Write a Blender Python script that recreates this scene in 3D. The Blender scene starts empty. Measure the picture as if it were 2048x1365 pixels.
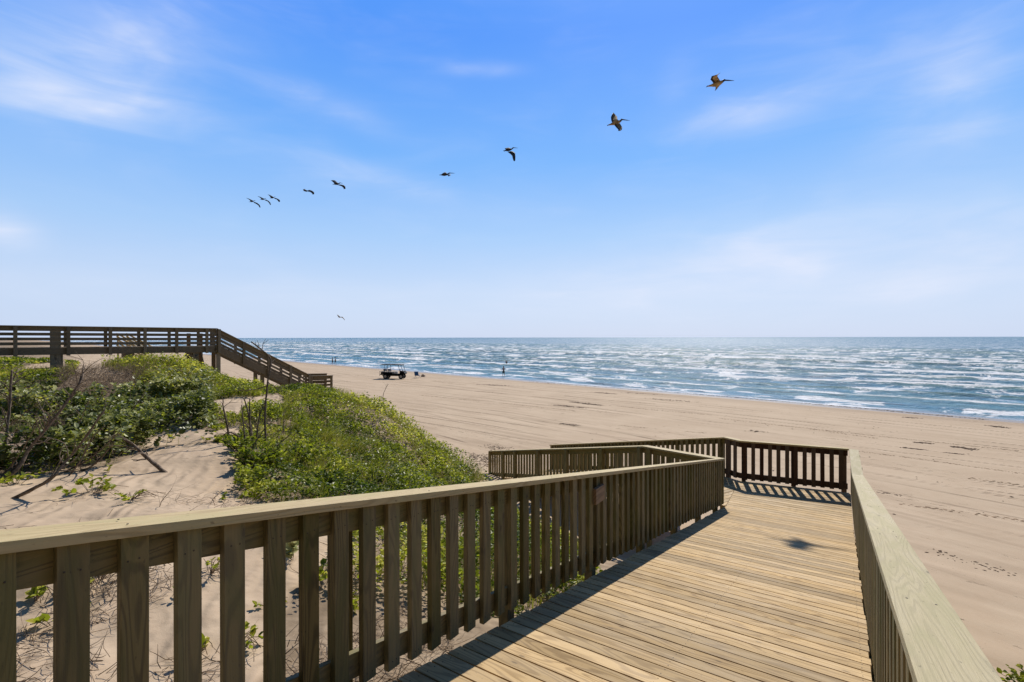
import bpy, math, random
import numpy as np
from mathutils import Vector, Matrix
R = math.radians
random.seed(7); rng = np.random.default_rng(11)
scn = bpy.context.scene
COL = scn.collection
CZ = 6.8                                   # camera height above the sea (m)
# ------------------------------------------------------------------ camera
cam_d = bpy.data.cameras.new("camera"); cam = bpy.data.objects.new("camera", cam_d); COL.objects.link(cam)
cam_d.sensor_width = 36.0; cam_d.lens = 17.58; cam_d.shift_y = -0.0035
cam_d.clip_start = 0.05; cam_d.clip_end = 60000
cam.location = (0, 0, CZ); cam.rotation_euler = (R(90), R(0.10), 0)
scn.camera = cam
# ------------------------------------------------------------------ sun and exposure
SUN_AZ, SUN_EL = R(18.0), R(43.0)
SUNV = Vector((math.sin(SUN_AZ)*math.cos(SUN_EL), math.cos(SUN_AZ)*math.cos(SUN_EL), math.sin(SUN_EL)))
sd = bpy.data.lights.new("sun", 'SUN'); sd.energy = 5.0; sd.angle = R(0.5); sd.color = (1.0, 0.93, 0.82)
sun = bpy.data.objects.new("sun", sd); COL.objects.link(sun)
sun.rotation_euler = (-SUNV).to_track_quat('-Z', 'Y').to_euler(); sun.location = (20, 60, 60)
scn.view_settings.view_transform = 'Standard'; scn.view_settings.look = 'None'
scn.view_settings.gamma = 1.0; scn.view_settings.use_curve_mapping = False
scn.view_settings.exposure = 0.0
scn.cycles.use_denoising = True
scn.cycles.max_bounces = 6; scn.cycles.transparent_max_bounces = 6
scn.cycles.sample_clamp_indirect = 4.0

# ------------------------------------------------------------------ node helper
class NT:
    def __init__(s, tree): s.t = tree; s.n = tree.nodes; s.l = tree.links; s.n.clear()
    def new(s, typ, **kw):
        nd = s.n.new(typ)
        for k, v in kw.items(): setattr(nd, k, v)
        return nd
    def put(s, sock, v):
        if hasattr(v, 'is_linked'): s.l.new(v, sock)
        elif v is not None:
            if hasattr(sock.default_value, '__len__') and not hasattr(v, '__len__'): v = [v]*len(sock.default_value)
            if hasattr(sock.default_value, '__len__') and len(v) == 3 and len(sock.default_value) == 4: v = (*v, 1)
            sock.default_value = v
    def math(s, op, a, b=None, c=None, clamp=False):
        nd = s.new('ShaderNodeMath', operation=op, use_clamp=clamp)
        for i, v in enumerate((a, b, c)):
            if v is not None: s.put(nd.inputs[i], v)
        return nd.outputs[0]
    def vmath(s, op, a, b=None):
        nd = s.new('ShaderNodeVectorMath', operation=op); s.put(nd.inputs[0], a)
        if b is not None: s.put(nd.inputs[1], b)
        return nd.outputs['Value'] if op in ('DOT_PRODUCT', 'LENGTH') else nd.outputs[0]
    def comb(s, x, y, z=0.0):
        nd = s.new('ShaderNodeCombineXYZ')
        for i, v in enumerate((x, y, z)): s.put(nd.inputs[i], v)
        return nd.outputs[0]
    def sep(s, v): nd = s.new('ShaderNodeSeparateXYZ'); s.put(nd.inputs[0], v); return nd.outputs
    def noise(s, vec, scale=1.0, detail=2.0, rough=0.5, dist=0.0, dim='3D', col=False):
        nd = s.new('ShaderNodeTexNoise', noise_dimensions=dim); s.put(nd.inputs['Vector'], vec)
        nd.inputs['Scale'].default_value = scale; nd.inputs['Detail'].default_value = detail
        nd.inputs['Roughness'].default_value = rough; nd.inputs['Distortion'].default_value = dist
        return nd.outputs['Color'] if col else nd.outputs['Fac']
    def ramp(s, f, lo, hi, a=0.0, b=1.0, smooth=True):
        nd = s.new('ShaderNodeMapRange'); nd.interpolation_type = 'SMOOTHSTEP' if smooth else 'LINEAR'
        for i, v in enumerate((f, lo, hi, a, b)): s.put(nd.inputs[i], v)
        return nd.outputs[0]
    def mix(s, f, a, b, mode='MIX'):
        nd = s.new('ShaderNodeMix', data_type='RGBA', blend_type=mode)
        s.put(nd.inputs[0], f); s.put(nd.inputs[6], a); s.put(nd.inputs[7], b); return nd.outputs[2]
    def bump(s, h, strength=0.5, dist=0.01, normal=None):
        nd = s.new('ShaderNodeBump'); nd.inputs['Strength'].default_value = strength
        nd.inputs['Distance'].default_value = dist; s.put(nd.inputs['Height'], h)
        if normal is not None: s.l.new(normal, nd.inputs['Normal'])
        return nd.outputs[0]
    def attr(s, name, out='Fac'): nd = s.new('ShaderNodeAttribute'); nd.attribute_name = name; return nd.outputs[out]
    def bsdf(s, color, rough=0.6, normal=None, spec=0.5, metallic=0.0, trans=0.0, extra=None):
        p = s.new('ShaderNodeBsdfPrincipled')
        s.put(p.inputs['Base Color'], color); s.put(p.inputs['Roughness'], rough)
        s.put(p.inputs['Specular IOR Level'], spec); s.put(p.inputs['Metallic'], metallic)
        if normal is not None: s.l.new(normal, p.inputs['Normal'])
        for k, v in (extra or {}).items(): s.put(p.inputs[k], v)
        sh = p.outputs[0]
        if trans > 0:
            tr = s.new('ShaderNodeBsdfTranslucent'); s.put(tr.inputs[0], color)
            mx = s.new('ShaderNodeMixShader'); mx.inputs[0].default_value = trans
            s.l.new(sh, mx.inputs[1]); s.l.new(tr.outputs[0], mx.inputs[2]); sh = mx.outputs[0]
        o = s.new('ShaderNodeOutputMaterial'); s.l.new(sh, o.inputs[0]); return p
def mat(name):
    m = bpy.data.materials.new(name); m.use_nodes = True; return m, NT(m.node_tree)

# ------------------------------------------------------------------ world
world = bpy.data.worlds.new("World"); scn.world = world; world.use_nodes = True
W = NT(world.node_tree)
sky = W.new('ShaderNodeTexSky', sky_type='NISHITA', sun_disc=False, sun_elevation=SUN_EL, sun_rotation=SUN_AZ,
            altitude=0, air_density=1.0, dust_density=0.6, ozone_density=1.6)
tc = W.new('ShaderNodeTexCoord').outputs['Generated']
dx, dy, dz = W.sep(tc)
az = W.math('ARCTAN2', dx, dy); el = W.math('ARCSINE', dz)
k = W.ramp(el, R(0), R(31), 0, 1, smooth=False)
rampn = W.new('ShaderNodeValToRGB'); W.put(rampn.inputs[0], k)
cr = rampn.color_ramp
stops = [(0.0, (0.62, 0.74, 0.98)), (0.16, (0.60, 0.745, 1.0)), (0.36, (0.42, 0.66, 1.03)), (0.62, (0.195, 0.495, 1.05)), (1.0, (0.08, 0.335, 1.05))]
cr.elements[0].position, cr.elements[0].color = stops[0][0], (*stops[0][1], 1)
cr.elements[1].position, cr.elements[1].color = stops[-1][0], (*stops[-1][1], 1)
for p_, c_ in stops[1:-1]:
    e = cr.elements.new(p_); e.color = (*c_, 1)
# clear-sky tint of the air over the sea, blended with the physical sky
skyc = W.vmath('MULTIPLY', sky.outputs[0], (0.075, 0.075, 0.075))
base = W.mix(0.86, skyc, rampn.outputs[0])
# thin cirrus: soft patches in azimuth/elevation, torn by stretched noise
def azel(px, py):
    a = math.atan2(px-1024, 1000); return a, math.atan2(675-py, math.hypot(1000, px-1024))
warp = W.noise(W.comb(W.math('MULTIPLY', az, 3.0), W.math('MULTIPLY', el, 7.0)), 1.6, 4, 0.5, 0.5)
warp2 = W.noise(W.comb(W.math('MULTIPLY', az, 2.2), W.math('MULTIPLY', el, 12.0), 4.0), 1.9, 6, 0.55, 0.9)
fine = W.ramp(warp2, 0.27, 0.78)
big = W.ramp(warp, 0.38, 0.72)
tot = None
patches = [(170, 205, .135, .022, .50, .10), (255, 120, .10, .07, .42, .35), (60, 90, .12, .08, .34, 0), (60, 150, .12, .02, .30, -.3),
           (960, 138, .062, .010, .46, 0), (620, 190, .09, .018, .36, -.12), (740, 250, .06, .018, .22, -.2), (800, 370, .16, .02, .20, -.2), (330, 30, .16, .05, .16, .1),
           (1480, 235, .085, .024, .42, 0), (1580, 215, .10, .03, .22, .1), (1900, 160, .07, .04, .34, .3), (1880, 265, .07, .035, .30, 0), (1700, 70, .16, .05, .10, 0),
           (1350, 165, .03, .035, .2, .4), (1930, 120, .2, .12, .12, 0), (500, 300, .2, .03, .14, -.2),
           (1530, 490, .11, .04, .42, 0), (1600, 555, .30, .06, .55, 0), (1150, 600, .3, .04, .25, 0), (1820, 572, .05, .018, .4, 0), (1250, 560, .16, .035, .32, 0), (1900, 450, .2, .08, .2, 0), (12, 462, .030, .018, 1.1, 0),
           (400, 590, .3, .03, .2, 0)]
for px, py, wa, we, amp, tilt in patches:
    a0, e0 = azel(px, py)
    da = W.math('SUBTRACT', az, a0); de = W.math('SUBTRACT', el, e0)
    de2 = W.math('SUBTRACT', de, W.math('MULTIPLY', da, tilt))
    q = W.math('ADD', W.math('POWER', W.math('DIVIDE', W.math('ABSOLUTE', da), wa), 2.0), W.math('POWER', W.math('DIVIDE', W.math('ABSOLUTE', de2), we), 2.0))
    g = W.math('MULTIPLY', W.math('EXPONENT', W.math('MULTIPLY', q, -0.8)), amp)
    tot = g if tot is None else W.math('ADD', tot, g)
mod = W.math('ADD', W.math('MULTIPLY', fine, 0.38), W.math('ADD', W.math('MULTIPLY', big, 0.38), 0.26))
clear = W.math('MULTIPLY', W.math('MULTIPLY', fine, big), 0.09)
cm = W.math('MINIMUM', W.math('ADD', W.math('MULTIPLY', tot, mod), clear), 0.85)
full = W.mix(cm, base, (0.80, 0.85, 1.0))
lp = W.ramp(dz, -0.02, 0.0)
full = W.mix(lp, (0.30, 0.34, 0.36), full)
# the sky deepens towards the zenith and away from the sun
sund = W.vmath('DOT_PRODUCT', tc, tuple(Vector((math.sin(SUN_AZ), math.cos(SUN_AZ), 0))))
deep = W.math('MULTIPLY', W.ramp(el, R(33), R(75), 1.0, 0.20), W.ramp(sund, -0.35, 0.45, 0.22, 1.0))
full = W.vmath('MULTIPLY', full, W.comb(deep, W.math('MULTIPLY', deep, W.ramp(deep, 0.2, 1.0, 0.95, 1.0)), W.math('MULTIPLY', deep, W.ramp(deep, 0.2, 1.0, 0.72, 1.0))))
bg = W.new('ShaderNodeBackground'); W.put(bg.inputs[0], full); bg.inputs[1].default_value = 1.0
wo = W.new('ShaderNodeOutputWorld'); W.l.new(bg.outputs[0], wo.inputs[0])

# ------------------------------------------------------------------ object helpers
def tag(o, label=None, cat=None, group=None, kind=None):
    if label: o['label'] = label
    if cat: o['category'] = cat
    if group: o['group'] = group
    if kind: o['kind'] = kind
    return o
def empty(name, loc=(0, 0, 0)):
    o = bpy.data.objects.new(name, None); COL.objects.link(o); o.location = loc; o.empty_display_size = 0.3; return o
def wm(o):
    b = Matrix.LocRotScale(o.location, o.rotation_euler, o.scale)
    return b if o.parent is None else wm(o.parent) @ o.matrix_parent_inverse @ b
def link(name, me, m=None, parent=None):
    """link a mesh whose vertices are in world coordinates"""
    o = bpy.data.objects.new(name, me); COL.objects.link(o)
    if m is not None:
        for q in (m if isinstance(m, (list, tuple)) else [m]): me.materials.append(q)
    if parent is not None: o.parent = parent; o.matrix_parent_inverse = wm(parent).inverted()
    return o
def fast_mesh(name, V, F, smooth=True, attrs=None, uv=None):
    """V (n,3) array, F (m,k) array of equal-sided faces"""
    V = np.ascontiguousarray(V, dtype=np.float32); F = np.ascontiguousarray(F, dtype=np.int32)
    me = bpy.data.meshes.new(name); me.vertices.add(len(V)); me.vertices.foreach_set('co', V.ravel())
    k = F.shape[1]; me.loops.add(F.size); me.polygons.add(len(F))
    me.loops.foreach_set('vertex_index', F.ravel())
    me.polygons.foreach_set('loop_start', np.arange(0, F.size, k, dtype=np.int32))
    me.polygons.foreach_set('loop_total', np.full(len(F), k, dtype=np.int32))
    me.polygons.foreach_set('use_smooth', np.full(len(F), smooth))
    for nm, a in (attrs or {}).items():
        at = me.attributes.new(nm, 'FLOAT', 'POINT'); at.data.foreach_set('value', np.ascontiguousarray(a, dtype=np.float32))
    me.update(calc_edges=True); me.validate(); return me
# value noise in numpy
def _h(i, j, s): 
    n = (i*374761393 + j*668265263 + s*1442695041) & 0xffffffff
    n = ((n ^ (n >> 13))*1274126177) & 0xffffffff
    return ((n ^ (n >> 16)) & 0xffff)/65535.0
def vn(x, y, s=0):
    x = np.asarray(x, float); y = np.asarray(y, float)
    i = np.floor(x).astype(np.int64); j = np.floor(y).astype(np.int64); u = x-i; v = y-j
    u = u*u*(3-2*u); v = v*v*(3-2*v)
    return (_h(i, j, s)*(1-u)+_h(i+1, j, s)*u)*(1-v)+(_h(i, j+1, s)*(1-u)+_h(i+1, j+1, s)*u)*v
def fbm(x, y, s=0, o=4):
    r = 0; a = 0.5; t = 0
    for q in range(o): r = r+a*vn(x*2**q+q*17.3, y*2**q-q*9.1, s+q); t += a; a *= 0.5
    return r/t
def sst(x, a, b): t = np.clip((x-a)/(b-a), 0, 1); return t*t*(3-2*t)

# ------------------------------------------------------------------ the lie of the land
K = 1.055
U = np.array((0.551, 0.834)); Vp = np.array((0.834, -0.551)); WN = np.array((-0.495, 0.869))
def sr(s, r): return U*s+Vp*r
D0, SL = 1.604, 0.18
def deck_h(s): return D0+SL*min(s, 11.2*K)
def beach(n): return np.interp(n, [-60, 0, 13, 41, 50, 57.5, 75, 120, 400, 3000], [2.0, 1.62, 1.42, 0.80, 0.42, 0.0, -0.7, -2, -8, -40])
cps = []
def cpx(px, py, Z): cps.append(((px-1024)/1000*Z, Z, (py-675)/1000*Z))
for q in [(60, 1250, 4.1), (400, 1150, 5.0), (300, 935, 8.5), (100, 945, 8.2), (200, 985, 7.0), (300, 897, 9.8), (180, 925, 9.2), (400, 882, 10.8), (470, 872, 11.6),
          (430, 832, 14), (500, 802, 17), (560, 790, 19), (610, 788, 20.5), (665, 788, 22), (730, 808, 21), (800, 846, 20), (870, 905, 19.6),
          (700, 950, 12), (600, 890, 13), (530, 915, 10), (520, 990, 8.5), (620, 1010, 8), (820, 1130, 6.4), (1000, 1110, 8), (850, 985, 12), (900, 960, 16),
          (300, 724, 22), (245, 730, 21.5), (360, 733, 22), (180, 765, 19), (0, 750, 21), (100, 797, 17), (350, 800, 17.5), (20, 738, 25.5), (150, 732, 28), (210, 742, 27),
          (40, 718, 31), (110, 721, 32), (175, 728, 32), (410, 752, 22.5), (470, 788, 23), (230, 868, 13), (100, 862, 13.0), (330, 842, 14), (0, 850, 13), (-150, 900, 9), (-100, 1000, 6.5), (640, 850, 16), (740, 870, 16)]:
    cpx(*q)
for x, y, h in [(-5, 0, 2.3), (-3, 2.5, 2.4), (-10, 3, 2.2), (-20, 8, 2.0), (-30, 18, 1.9), (-45, 0, 2.0), (0, -6, 2.4), (5, -4, 3.0), (-10, -15, 2), (-40, 35, 1.7), (-28, 27, 1.5),
                (10, -12, 3.0), (5.9, 5.6, 4.35), (3.2, 3.0, 3.6), (1.5, -1, 2.6), (5, 1, 3.9), (2, 5, 3.5), (-60, 60, 2.2), (-60, 20, 1.8)]:
    cps.append((x, y, h))
for s, r, h in [(2, -2.2, 2.45), (5, -2.4, 3.05), (8, -2.6, 3.95), (3, -.6, 2.75), (6, -.6, 3.5), (8.5, -.6, 4.4)]:
    p = sr(s, r); cps.append((p[0], p[1], h))
C = np.array(cps); nC = (C[:, 0]+C[:, 1])/1.41421356
vals = (CZ-C[:, 2])-beach(nC)
zer = [(-.8, 20), (.3, 16.5), (1.5, 13), (4.2, 11), (7.6, 8.2), (9.6, 5), (11.5, 1), (15, -8), (22, -18), (-1.9, 20.8), (-3.3, 22.6), (-5.2, 25), (-6.8, 28), (-9, 30.5), (-13, 33.5), (-17, 38), (-24, 47), (-32, 55), (-42, 66),
       (3, 20), (0, 26), (-5, 34), (-12, 42), (9, 12), (14, 6), (18, -2), (8, 24), (-22, 56), (20, 14), (-8, 29.5), (-11, 31.8), (-14.8, 33.5)]
PTS = np.vstack([C[:, :2], np.array(zer)]); vals = np.concatenate([vals, np.zeros(len(zer))])
def _phi(r2): return np.sqrt(r2+1.2)
_A = _phi(((PTS[:, None]-PTS[None])**2).sum(-1)); _A += -0.06*np.eye(len(PTS))
_w = np.linalg.lstsq(np.block([[_A, np.ones((len(PTS), 1))], [np.ones((1, len(PTS))), np.zeros((1, 1))]]), np.append(vals, 0), rcond=None)[0]
def ground(x, y):
    x = np.atleast_1d(np.asarray(x, float)); y = np.atleast_1d(np.asarray(y, float)); sh = x.shape
    x = x.ravel(); y = y.ravel(); n = (x+y)/1.41421356; t = (y-x)/1.41421356
    out = np.empty(len(x))
    dist = np.hypot(x+8, y-14)
    w = 1-sst(dist, 38, 60)
    D = np.zeros(len(x)); idx = np.where(w > 0)[0]
    for c in range(0, len(idx), 20000):
        ii = idx[c:c+20000]
        r2 = (x[ii, None]-PTS[None, :, 0])**2+(y[ii, None]-PTS[None, :, 1])**2
        D[ii] = _phi(r2)@_w[:-1]+_w[-1]
    D = np.clip(D, 0, 5.5); D = np.where(n > 24, D*(1-sst(n, 17, 24)), D)
    gen = (3.2+1.6*(fbm(x/14, y/14, 5)-.5)*2)*(1-sst(n+4*(fbm(t/18, t*0, 9)-.5), 2, 13))
    D = D*w+gen*(1-w)
    b = beach(n)
    du = sst(D, 0.1, 1.0)
    z = b+D+du*(fbm(x/2.3, y/2.3, 3)-.5)*.36+du*(fbm(x/.7, y/.7, 4)-.5)*.07
    z += (1-du)*sst(57-n, 0, 20)*((fbm(n/1.1+.6*fbm(n/6, t/25, 8), t/22, 12)-.5)*.10+(fbm(n/.35, t/9, 13)-.5)*.03)
    z = np.where(dist > 300, np.minimum(z, np.where(n > 57.5, z, 6.0)), z)
    return z.reshape(sh)
def gz(x, y): return float(ground(x, y)[0])
def ray(px, py, zmin=2.0, zmax=80):
    """where the line of sight through a photo pixel meets the ground"""
    Z = np.arange(zmin, zmax, 0.04); x = (px-1024)/1000*Z; z = CZ-(py-675)/1000*Z
    g = ground(x, Z); hit = np.where(z <= g)[0]
    i = hit[0] if len(hit) else len(Z)-1
    return float(x[i]), float(Z[i]), float(g[i])
def P3(px, py, Z): return Vector(((px-1024)/1000*Z, Z, CZ-(py-675)/1000*Z))

# ------------------------------------------------------------------ materials
def wood_mat(name, light, dark, grain=0.5, us=0.75, rough=0.7, tone=0.18, knots=True, spec=0.25, ringf=70, green=None, bumpd=0.0015):
    m, N = mat(name)
    uv = N.new('ShaderNodeUVMap').outputs[0]; rnd = N.attr('rnd')
    u, v, _ = N.sep(uv)
    uo = N.math('ADD', u, N.math('MULTIPLY', rnd, 53.0)); vo = N.math('ADD', v, N.math('MULTIPLY', rnd, 29.0))
    base = N.noise(N.comb(N.math('MULTIPLY', uo, us), N.math('MULTIPLY', vo, 7.5)), 1.0, 1.6, 0.45, 0.25, '2D')
    rings = N.math('SINE', N.math('MULTIPLY', base, ringf))
    rings = N.ramp(rings, -0.2, 1.0, 0, 1)
    fib = N.noise(N.comb(N.math('MULTIPLY', uo, 6.0), N.math('MULTIPLY', vo, 420.0)), 1.0, 3, 0.6, 0, '2D')
    blot = N.noise(N.comb(N.math('MULTIPLY', uo, 1.6), N.math('MULTIPLY', vo, 9.0)), 1.0, 5, 0.6, 0.4, '2D')
    g = N.math('ADD', N.math('MULTIPLY', rings, grain), N.math('MULTIPLY', N.ramp(fib, 0.35, 0.75), 0.35*grain+0.12))
    col = N.mix(N.math('MINIMUM', g, 1.0), light, dark)
    if green: col = N.mix(N.ramp(blot, 0.40, 0.66, 0, 0.75), col, green)
    if knots:
        vor = N.new('ShaderNodeTexVoronoi', voronoi_dimensions='2D', feature='F1'); N.put(vor.inputs['Vector'], N.comb(N.math('MULTIPLY', uo, 1.5), N.math('MULTIPLY', vo, 4.2)))
        vor.inputs['Scale'].default_value = 1.0; vor.inputs['Randomness'].default_value = 1.0
        pick = N.math('GREATER_THAN', N.sep(vor.outputs['Color'])[0], 0.72)
        kn = N.math('MULTIPLY', N.ramp(vor.outputs['Distance'], 0.018, 0.05, 0.85, 0), pick)
        col = N.mix(kn, col, tuple(c*0.22 for c in dark))
        halo = N.math('MULTIPLY', N.ramp(vor.outputs['Distance'], 0.04, 0.16, 0.35, 0), pick)
        col = N.mix(halo, col, dark)
        fleck = N.noise(N.comb(N.math('MULTIPLY', uo, 26.0), N.math('MULTIPLY', vo, 60.0)), 1.0, 2, 0.5, 0, '2D')
        col = N.mix(N.ramp(fleck, 0.72, 0.80, 0, 0.55), col, tuple(c*0.35 for c in dark))
    tonev = N.math('ADD', N.math('MULTIPLY', N.math('FRACT', N.math('MULTIPLY', rnd, 97.3)), 2*tone), 1-tone)
    hue = N.math('FRACT', N.math('MULTIPLY', rnd, 41.7))
    col = N.mix(N.math('MULTIPLY', hue, 0.28), col, N.mix(0.5, light, (0.50, 0.46, 0.37)))
    col = N.vmath('MULTIPLY', col, N.comb(tonev, tonev, tonev))
    b = N.bump(N.math('ADD', N.math('MULTIPLY', rings, -0.5), fib), 0.5, bumpd)
    N.bsdf(col, N.ramp(blot, 0.3, 0.7, rough-.1, rough+.12), b, spec=spec)
    return m
M = {}
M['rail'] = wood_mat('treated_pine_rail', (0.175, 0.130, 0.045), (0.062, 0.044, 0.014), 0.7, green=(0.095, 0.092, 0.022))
M['raillit'] = wood_mat('treated_pine_rail_lit', (0.33, 0.245, 0.10), (0.15, 0.10, 0.04), 0.6, green=(0.22, 0.185, 0.07))  # same rail timber, with bounced light put into its colour
M['cap'] = wood_mat('treated_pine_cap', (0.53, 0.41, 0.215), (0.34, 0.24, 0.11), 0.55, tone=0.07, green=(0.45, 0.38, 0.20), ringf=95, bumpd=0.002)
M['deck'] = wood_mat('pine_deck_boards', (0.47, 0.325, 0.155), (0.25, 0.158, 0.068), 0.65, tone=0.27, ringf=60)
M['dark'] = wood_mat('dark_brown_rail', (0.072, 0.034, 0.022), (0.038, 0.019, 0.013), 0.5, tone=0.12, rough=0.8, knots=False, spec=0.15)  # darker and redder than the other rail timber
M['old'] = wood_mat('weathered_grey_wood', (0.215, 0.162, 0.105), (0.105, 0.077, 0.049), 0.5, tone=0.2, knots=False)
M['oldred'] = wood_mat('reddish_old_wood', (0.24, 0.135, 0.075), (0.12, 0.065, 0.04), 0.5, knots=False)
M['plaque'] = wood_mat('brown_block_wood', (0.27, 0.165, 0.09), (0.14, 0.08, 0.04), 0.7, knots=False)
def plain(name, color, rough=0.6, spec=0.4, metallic=0.0, trans=0.0, var=0.0, scale=20, bump=0.0):
    m, N = mat(name); nm = None; col = color
    gco = N.new('ShaderNodeNewGeometry').outputs['Position']
    if var or bump:
        f = N.noise(gco, scale, 4, 0.6)
        if var: col = N.mix(N.ramp(f, 0.3, 0.7), tuple(c*(1-var) for c in color), tuple(min(1, c*(1+var)) for c in color))
        if bump: nm = N.bump(f, 0.6, bump)
    N.bsdf(col, rough, nm, spec, metallic, trans); return m
M['nail'] = plain('rusty_screw_head', (0.05, 0.035, 0.025), 0.7)
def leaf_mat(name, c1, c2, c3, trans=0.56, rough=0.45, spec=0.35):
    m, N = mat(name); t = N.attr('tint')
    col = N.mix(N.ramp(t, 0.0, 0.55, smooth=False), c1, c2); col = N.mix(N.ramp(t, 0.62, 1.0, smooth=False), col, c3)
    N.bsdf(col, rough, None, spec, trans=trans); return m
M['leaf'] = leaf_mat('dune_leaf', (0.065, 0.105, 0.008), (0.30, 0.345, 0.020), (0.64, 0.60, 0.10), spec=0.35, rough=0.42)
M['leafbig'] = leaf_mat('broad_leaf', (0.080, 0.098, 0.024), (0.25, 0.275, 0.08), (0.58, 0.56, 0.29), trans=0.40, spec=0.4, rough=0.42)
M['grass'] = leaf_mat('dune_grass', (0.16, 0.20, 0.015), (0.38, 0.40, 0.04), (0.66, 0.58, 0.20), trans=0.3)
M['twig'] = plain('dead_twig', (0.25, 0.18, 0.12), 0.85, 0.2, var=0.45, scale=14, bump=0.004)
M['bark'] = plain('dead_branch_bark', (0.165, 0.12, 0.085), 0.85, 0.25, var=0.5, scale=30, bump=0.004)

def sand_mat():
    m, N = mat('beach_sand')
    pos = N.new('ShaderNodeNewGeometry').outputs['Position']; x, y, z = N.sep(pos)
    n = N.math('MULTIPLY', N.math('ADD', x, y), 0.70711); t = N.math('MULTIPLY', N.math('SUBTRACT', y, x), 0.70711)
    dune = N.ramp(N.attr('dune'), 0.15, 0.8)
    flat = N.math('SUBTRACT', 1.0, dune)
    big = N.noise(pos, 0.35, 4, 0.55); grainn = N.noise(pos, 160, 2, 0.6); mid = N.noise(pos, 3.2, 5, 0.6)
    col = N.mix(N.ramp(big, 0.3, 0.7), (0.455, 0.345, 0.236), (0.510, 0.395, 0.276))
    col = N.mix(N.ramp(mid, 0.3, 0.75, 0, 0.3), col, (0.44, 0.31, 0.205))
    col = N.mix(N.ramp(grainn, 0.45, 0.8, 0, 0.35), col, (0.33, 0.23, 0.15))
    # streaks of coarse shell and weed drawn out along the shore
    wob = N.math('MULTIPLY', N.noise(N.comb(N.math('MULTIPLY', t, 0.035), N.math('MULTIPLY', n, 0.05)), 1, 2, 0.5, 0, '2D'), 7.0)
    nw = N.math('ADD', n, wob)
    st1 = N.noise(N.comb(N.math('MULTIPLY', t, 0.07), N.math('MULTIPLY', nw, 1.25)), 1.0, 6, 0.6, 0.3, '2D')
    st2 = N.noise(N.comb(N.math('MULTIPLY', t, 0.02), N.math('MULTIPLY', nw, 0.28), 3.0), 1.0, 3, 0.5, 0, '2D')
    s1 = N.math('MULTIPLY', N.ramp(st1, 0.52, 0.68), N.ramp(st2, 0.40, 0.62, 0.15, 1))
    col = N.mix(N.math('MULTIPLY', s1, N.math('MULTIPLY', flat, 0.38)), col, (0.26, 0.18, 0.115))
    speck = N.noise(N.comb(N.math('MULTIPLY', t, 0.9), N.math('MULTIPLY', n, 4.0)), 1.5, 6, 0.75, 0, '2D')
    pat = N.noise(N.comb(N.math('MULTIPLY', t, 0.05), N.math('MULTIPLY', nw, 0.5)), 1.0, 4, 0.6, 0, '2D')
    s2 = N.math('MULTIPLY', N.ramp(speck, 0.60, 0.70), N.ramp(pat, 0.52, 0.62))
    col = N.mix(N.math('MULTIPLY', s2, N.math('MULTIPLY', flat, 0.9)), col, (0.12, 0.075, 0.045))
    crumbs = N.noise(pos, 16, 3, 0.7); pc = N.noise(N.comb(N.math('MULTIPLY', t, 0.22), N.math('MULTIPLY', n, 0.8), 2.0), 1.0, 4, 0.6)
    col = N.mix(N.math('MULTIPLY', N.math('MULTIPLY', N.ramp(crumbs, 0.66, 0.70), N.ramp(pc, 0.52, 0.62)), N.math('MULTIPLY', flat, 0.8)), col, (0.10, 0.065, 0.04))
    # tyre ruts: pairs of trodden lines, lug marks across them
    h = N.math('MULTIPLY', N.math('ADD', N.math('MULTIPLY', s2, -0.4), N.math('MULTIPLY', st1, 0.5)), flat)
    rut = None
    for (P_, slope, amp, gap_, w, lug, sd_, thr) in ((6.3, 0.0, 9.0, 1.75, .15, 24.0, 1.0, .50), (8.7, .085, 6.0, 1.6, .13, 0, 5.0, .54), (4.1, -.02, 12.0, 1.7, .20, 17.0, 9.0, .53)):
        nq = N.math('DIVIDE', N.math('SUBTRACT', N.math('SUBTRACT', n, N.math('MULTIPLY', t, slope)), N.math('MULTIPLY', N.noise(N.comb(N.math('MULTIPLY', t, 0.022), N.math('MULTIPLY', n, 0.02), sd_), 1, 1, 0.5), amp)), P_)
        u = N.math('FRACT', nq); cell = N.math('FLOOR', nq)
        d = N.math('MULTIPLY', N.math('MINIMUM', N.math('ABSOLUTE', N.math('SUBTRACT', u, .3)), N.math('ABSOLUTE', N.math('SUBTRACT', u, .3+gap_/P_))), P_)
        gate = N.ramp(N.noise(N.comb(N.math('MULTIPLY', t, 0.055), N.math('MULTIPLY', cell, 7.31), sd_), 1, 4, 0.65), thr-.06, thr+.06)
        r = N.math('MULTIPLY', N.ramp(d, w*.45, w, 1, 0), gate)
        if lug: r = N.math('MULTIPLY', r, N.ramp(N.math('SINE', N.math('ADD', N.math('MULTIPLY', t, lug), N.math('MULTIPLY', n, 7))), -0.5, 0.4, 0.25, 1))
        rut = r if rut is None else N.math('MAXIMUM', rut, r)
    rut = N.math('MULTIPLY', N.math('MULTIPLY', rut, N.ramp(n, 13.5, 16.5)), N.ramp(mid, 0.28, 0.5, 0.35, 1))
    col = N.mix(N.math('MULTIPLY', rut, 0.78), col, (0.20, 0.135, 0.085))
    h = N.math('SUBTRACT', h, N.math('MULTIPLY', rut, 1.2))
    # wet rim by the water
    edge = N.math('ADD', n, N.math('MULTIPLY', N.noise(N.comb(N.math('MULTIPLY', t, 0.16), 7.7), 1, 4, 0.6, 0, '2D'), 2.2))
    wet = N.ramp(edge, 54.4, 56.8)
    damp = N.ramp(N.math('ADD', edge, N.math('MULTIPLY', N.math('SUBTRACT', big, 0.5), 9)), 49.5, 54.0)
    col = N.mix(N.math('MULTIPLY', damp, 0.45), col, (0.30, 0.215, 0.145))
    col = N.mix(N.math('MULTIPLY', wet, 0.55), col, (0.20, 0.15, 0.105))
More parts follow.
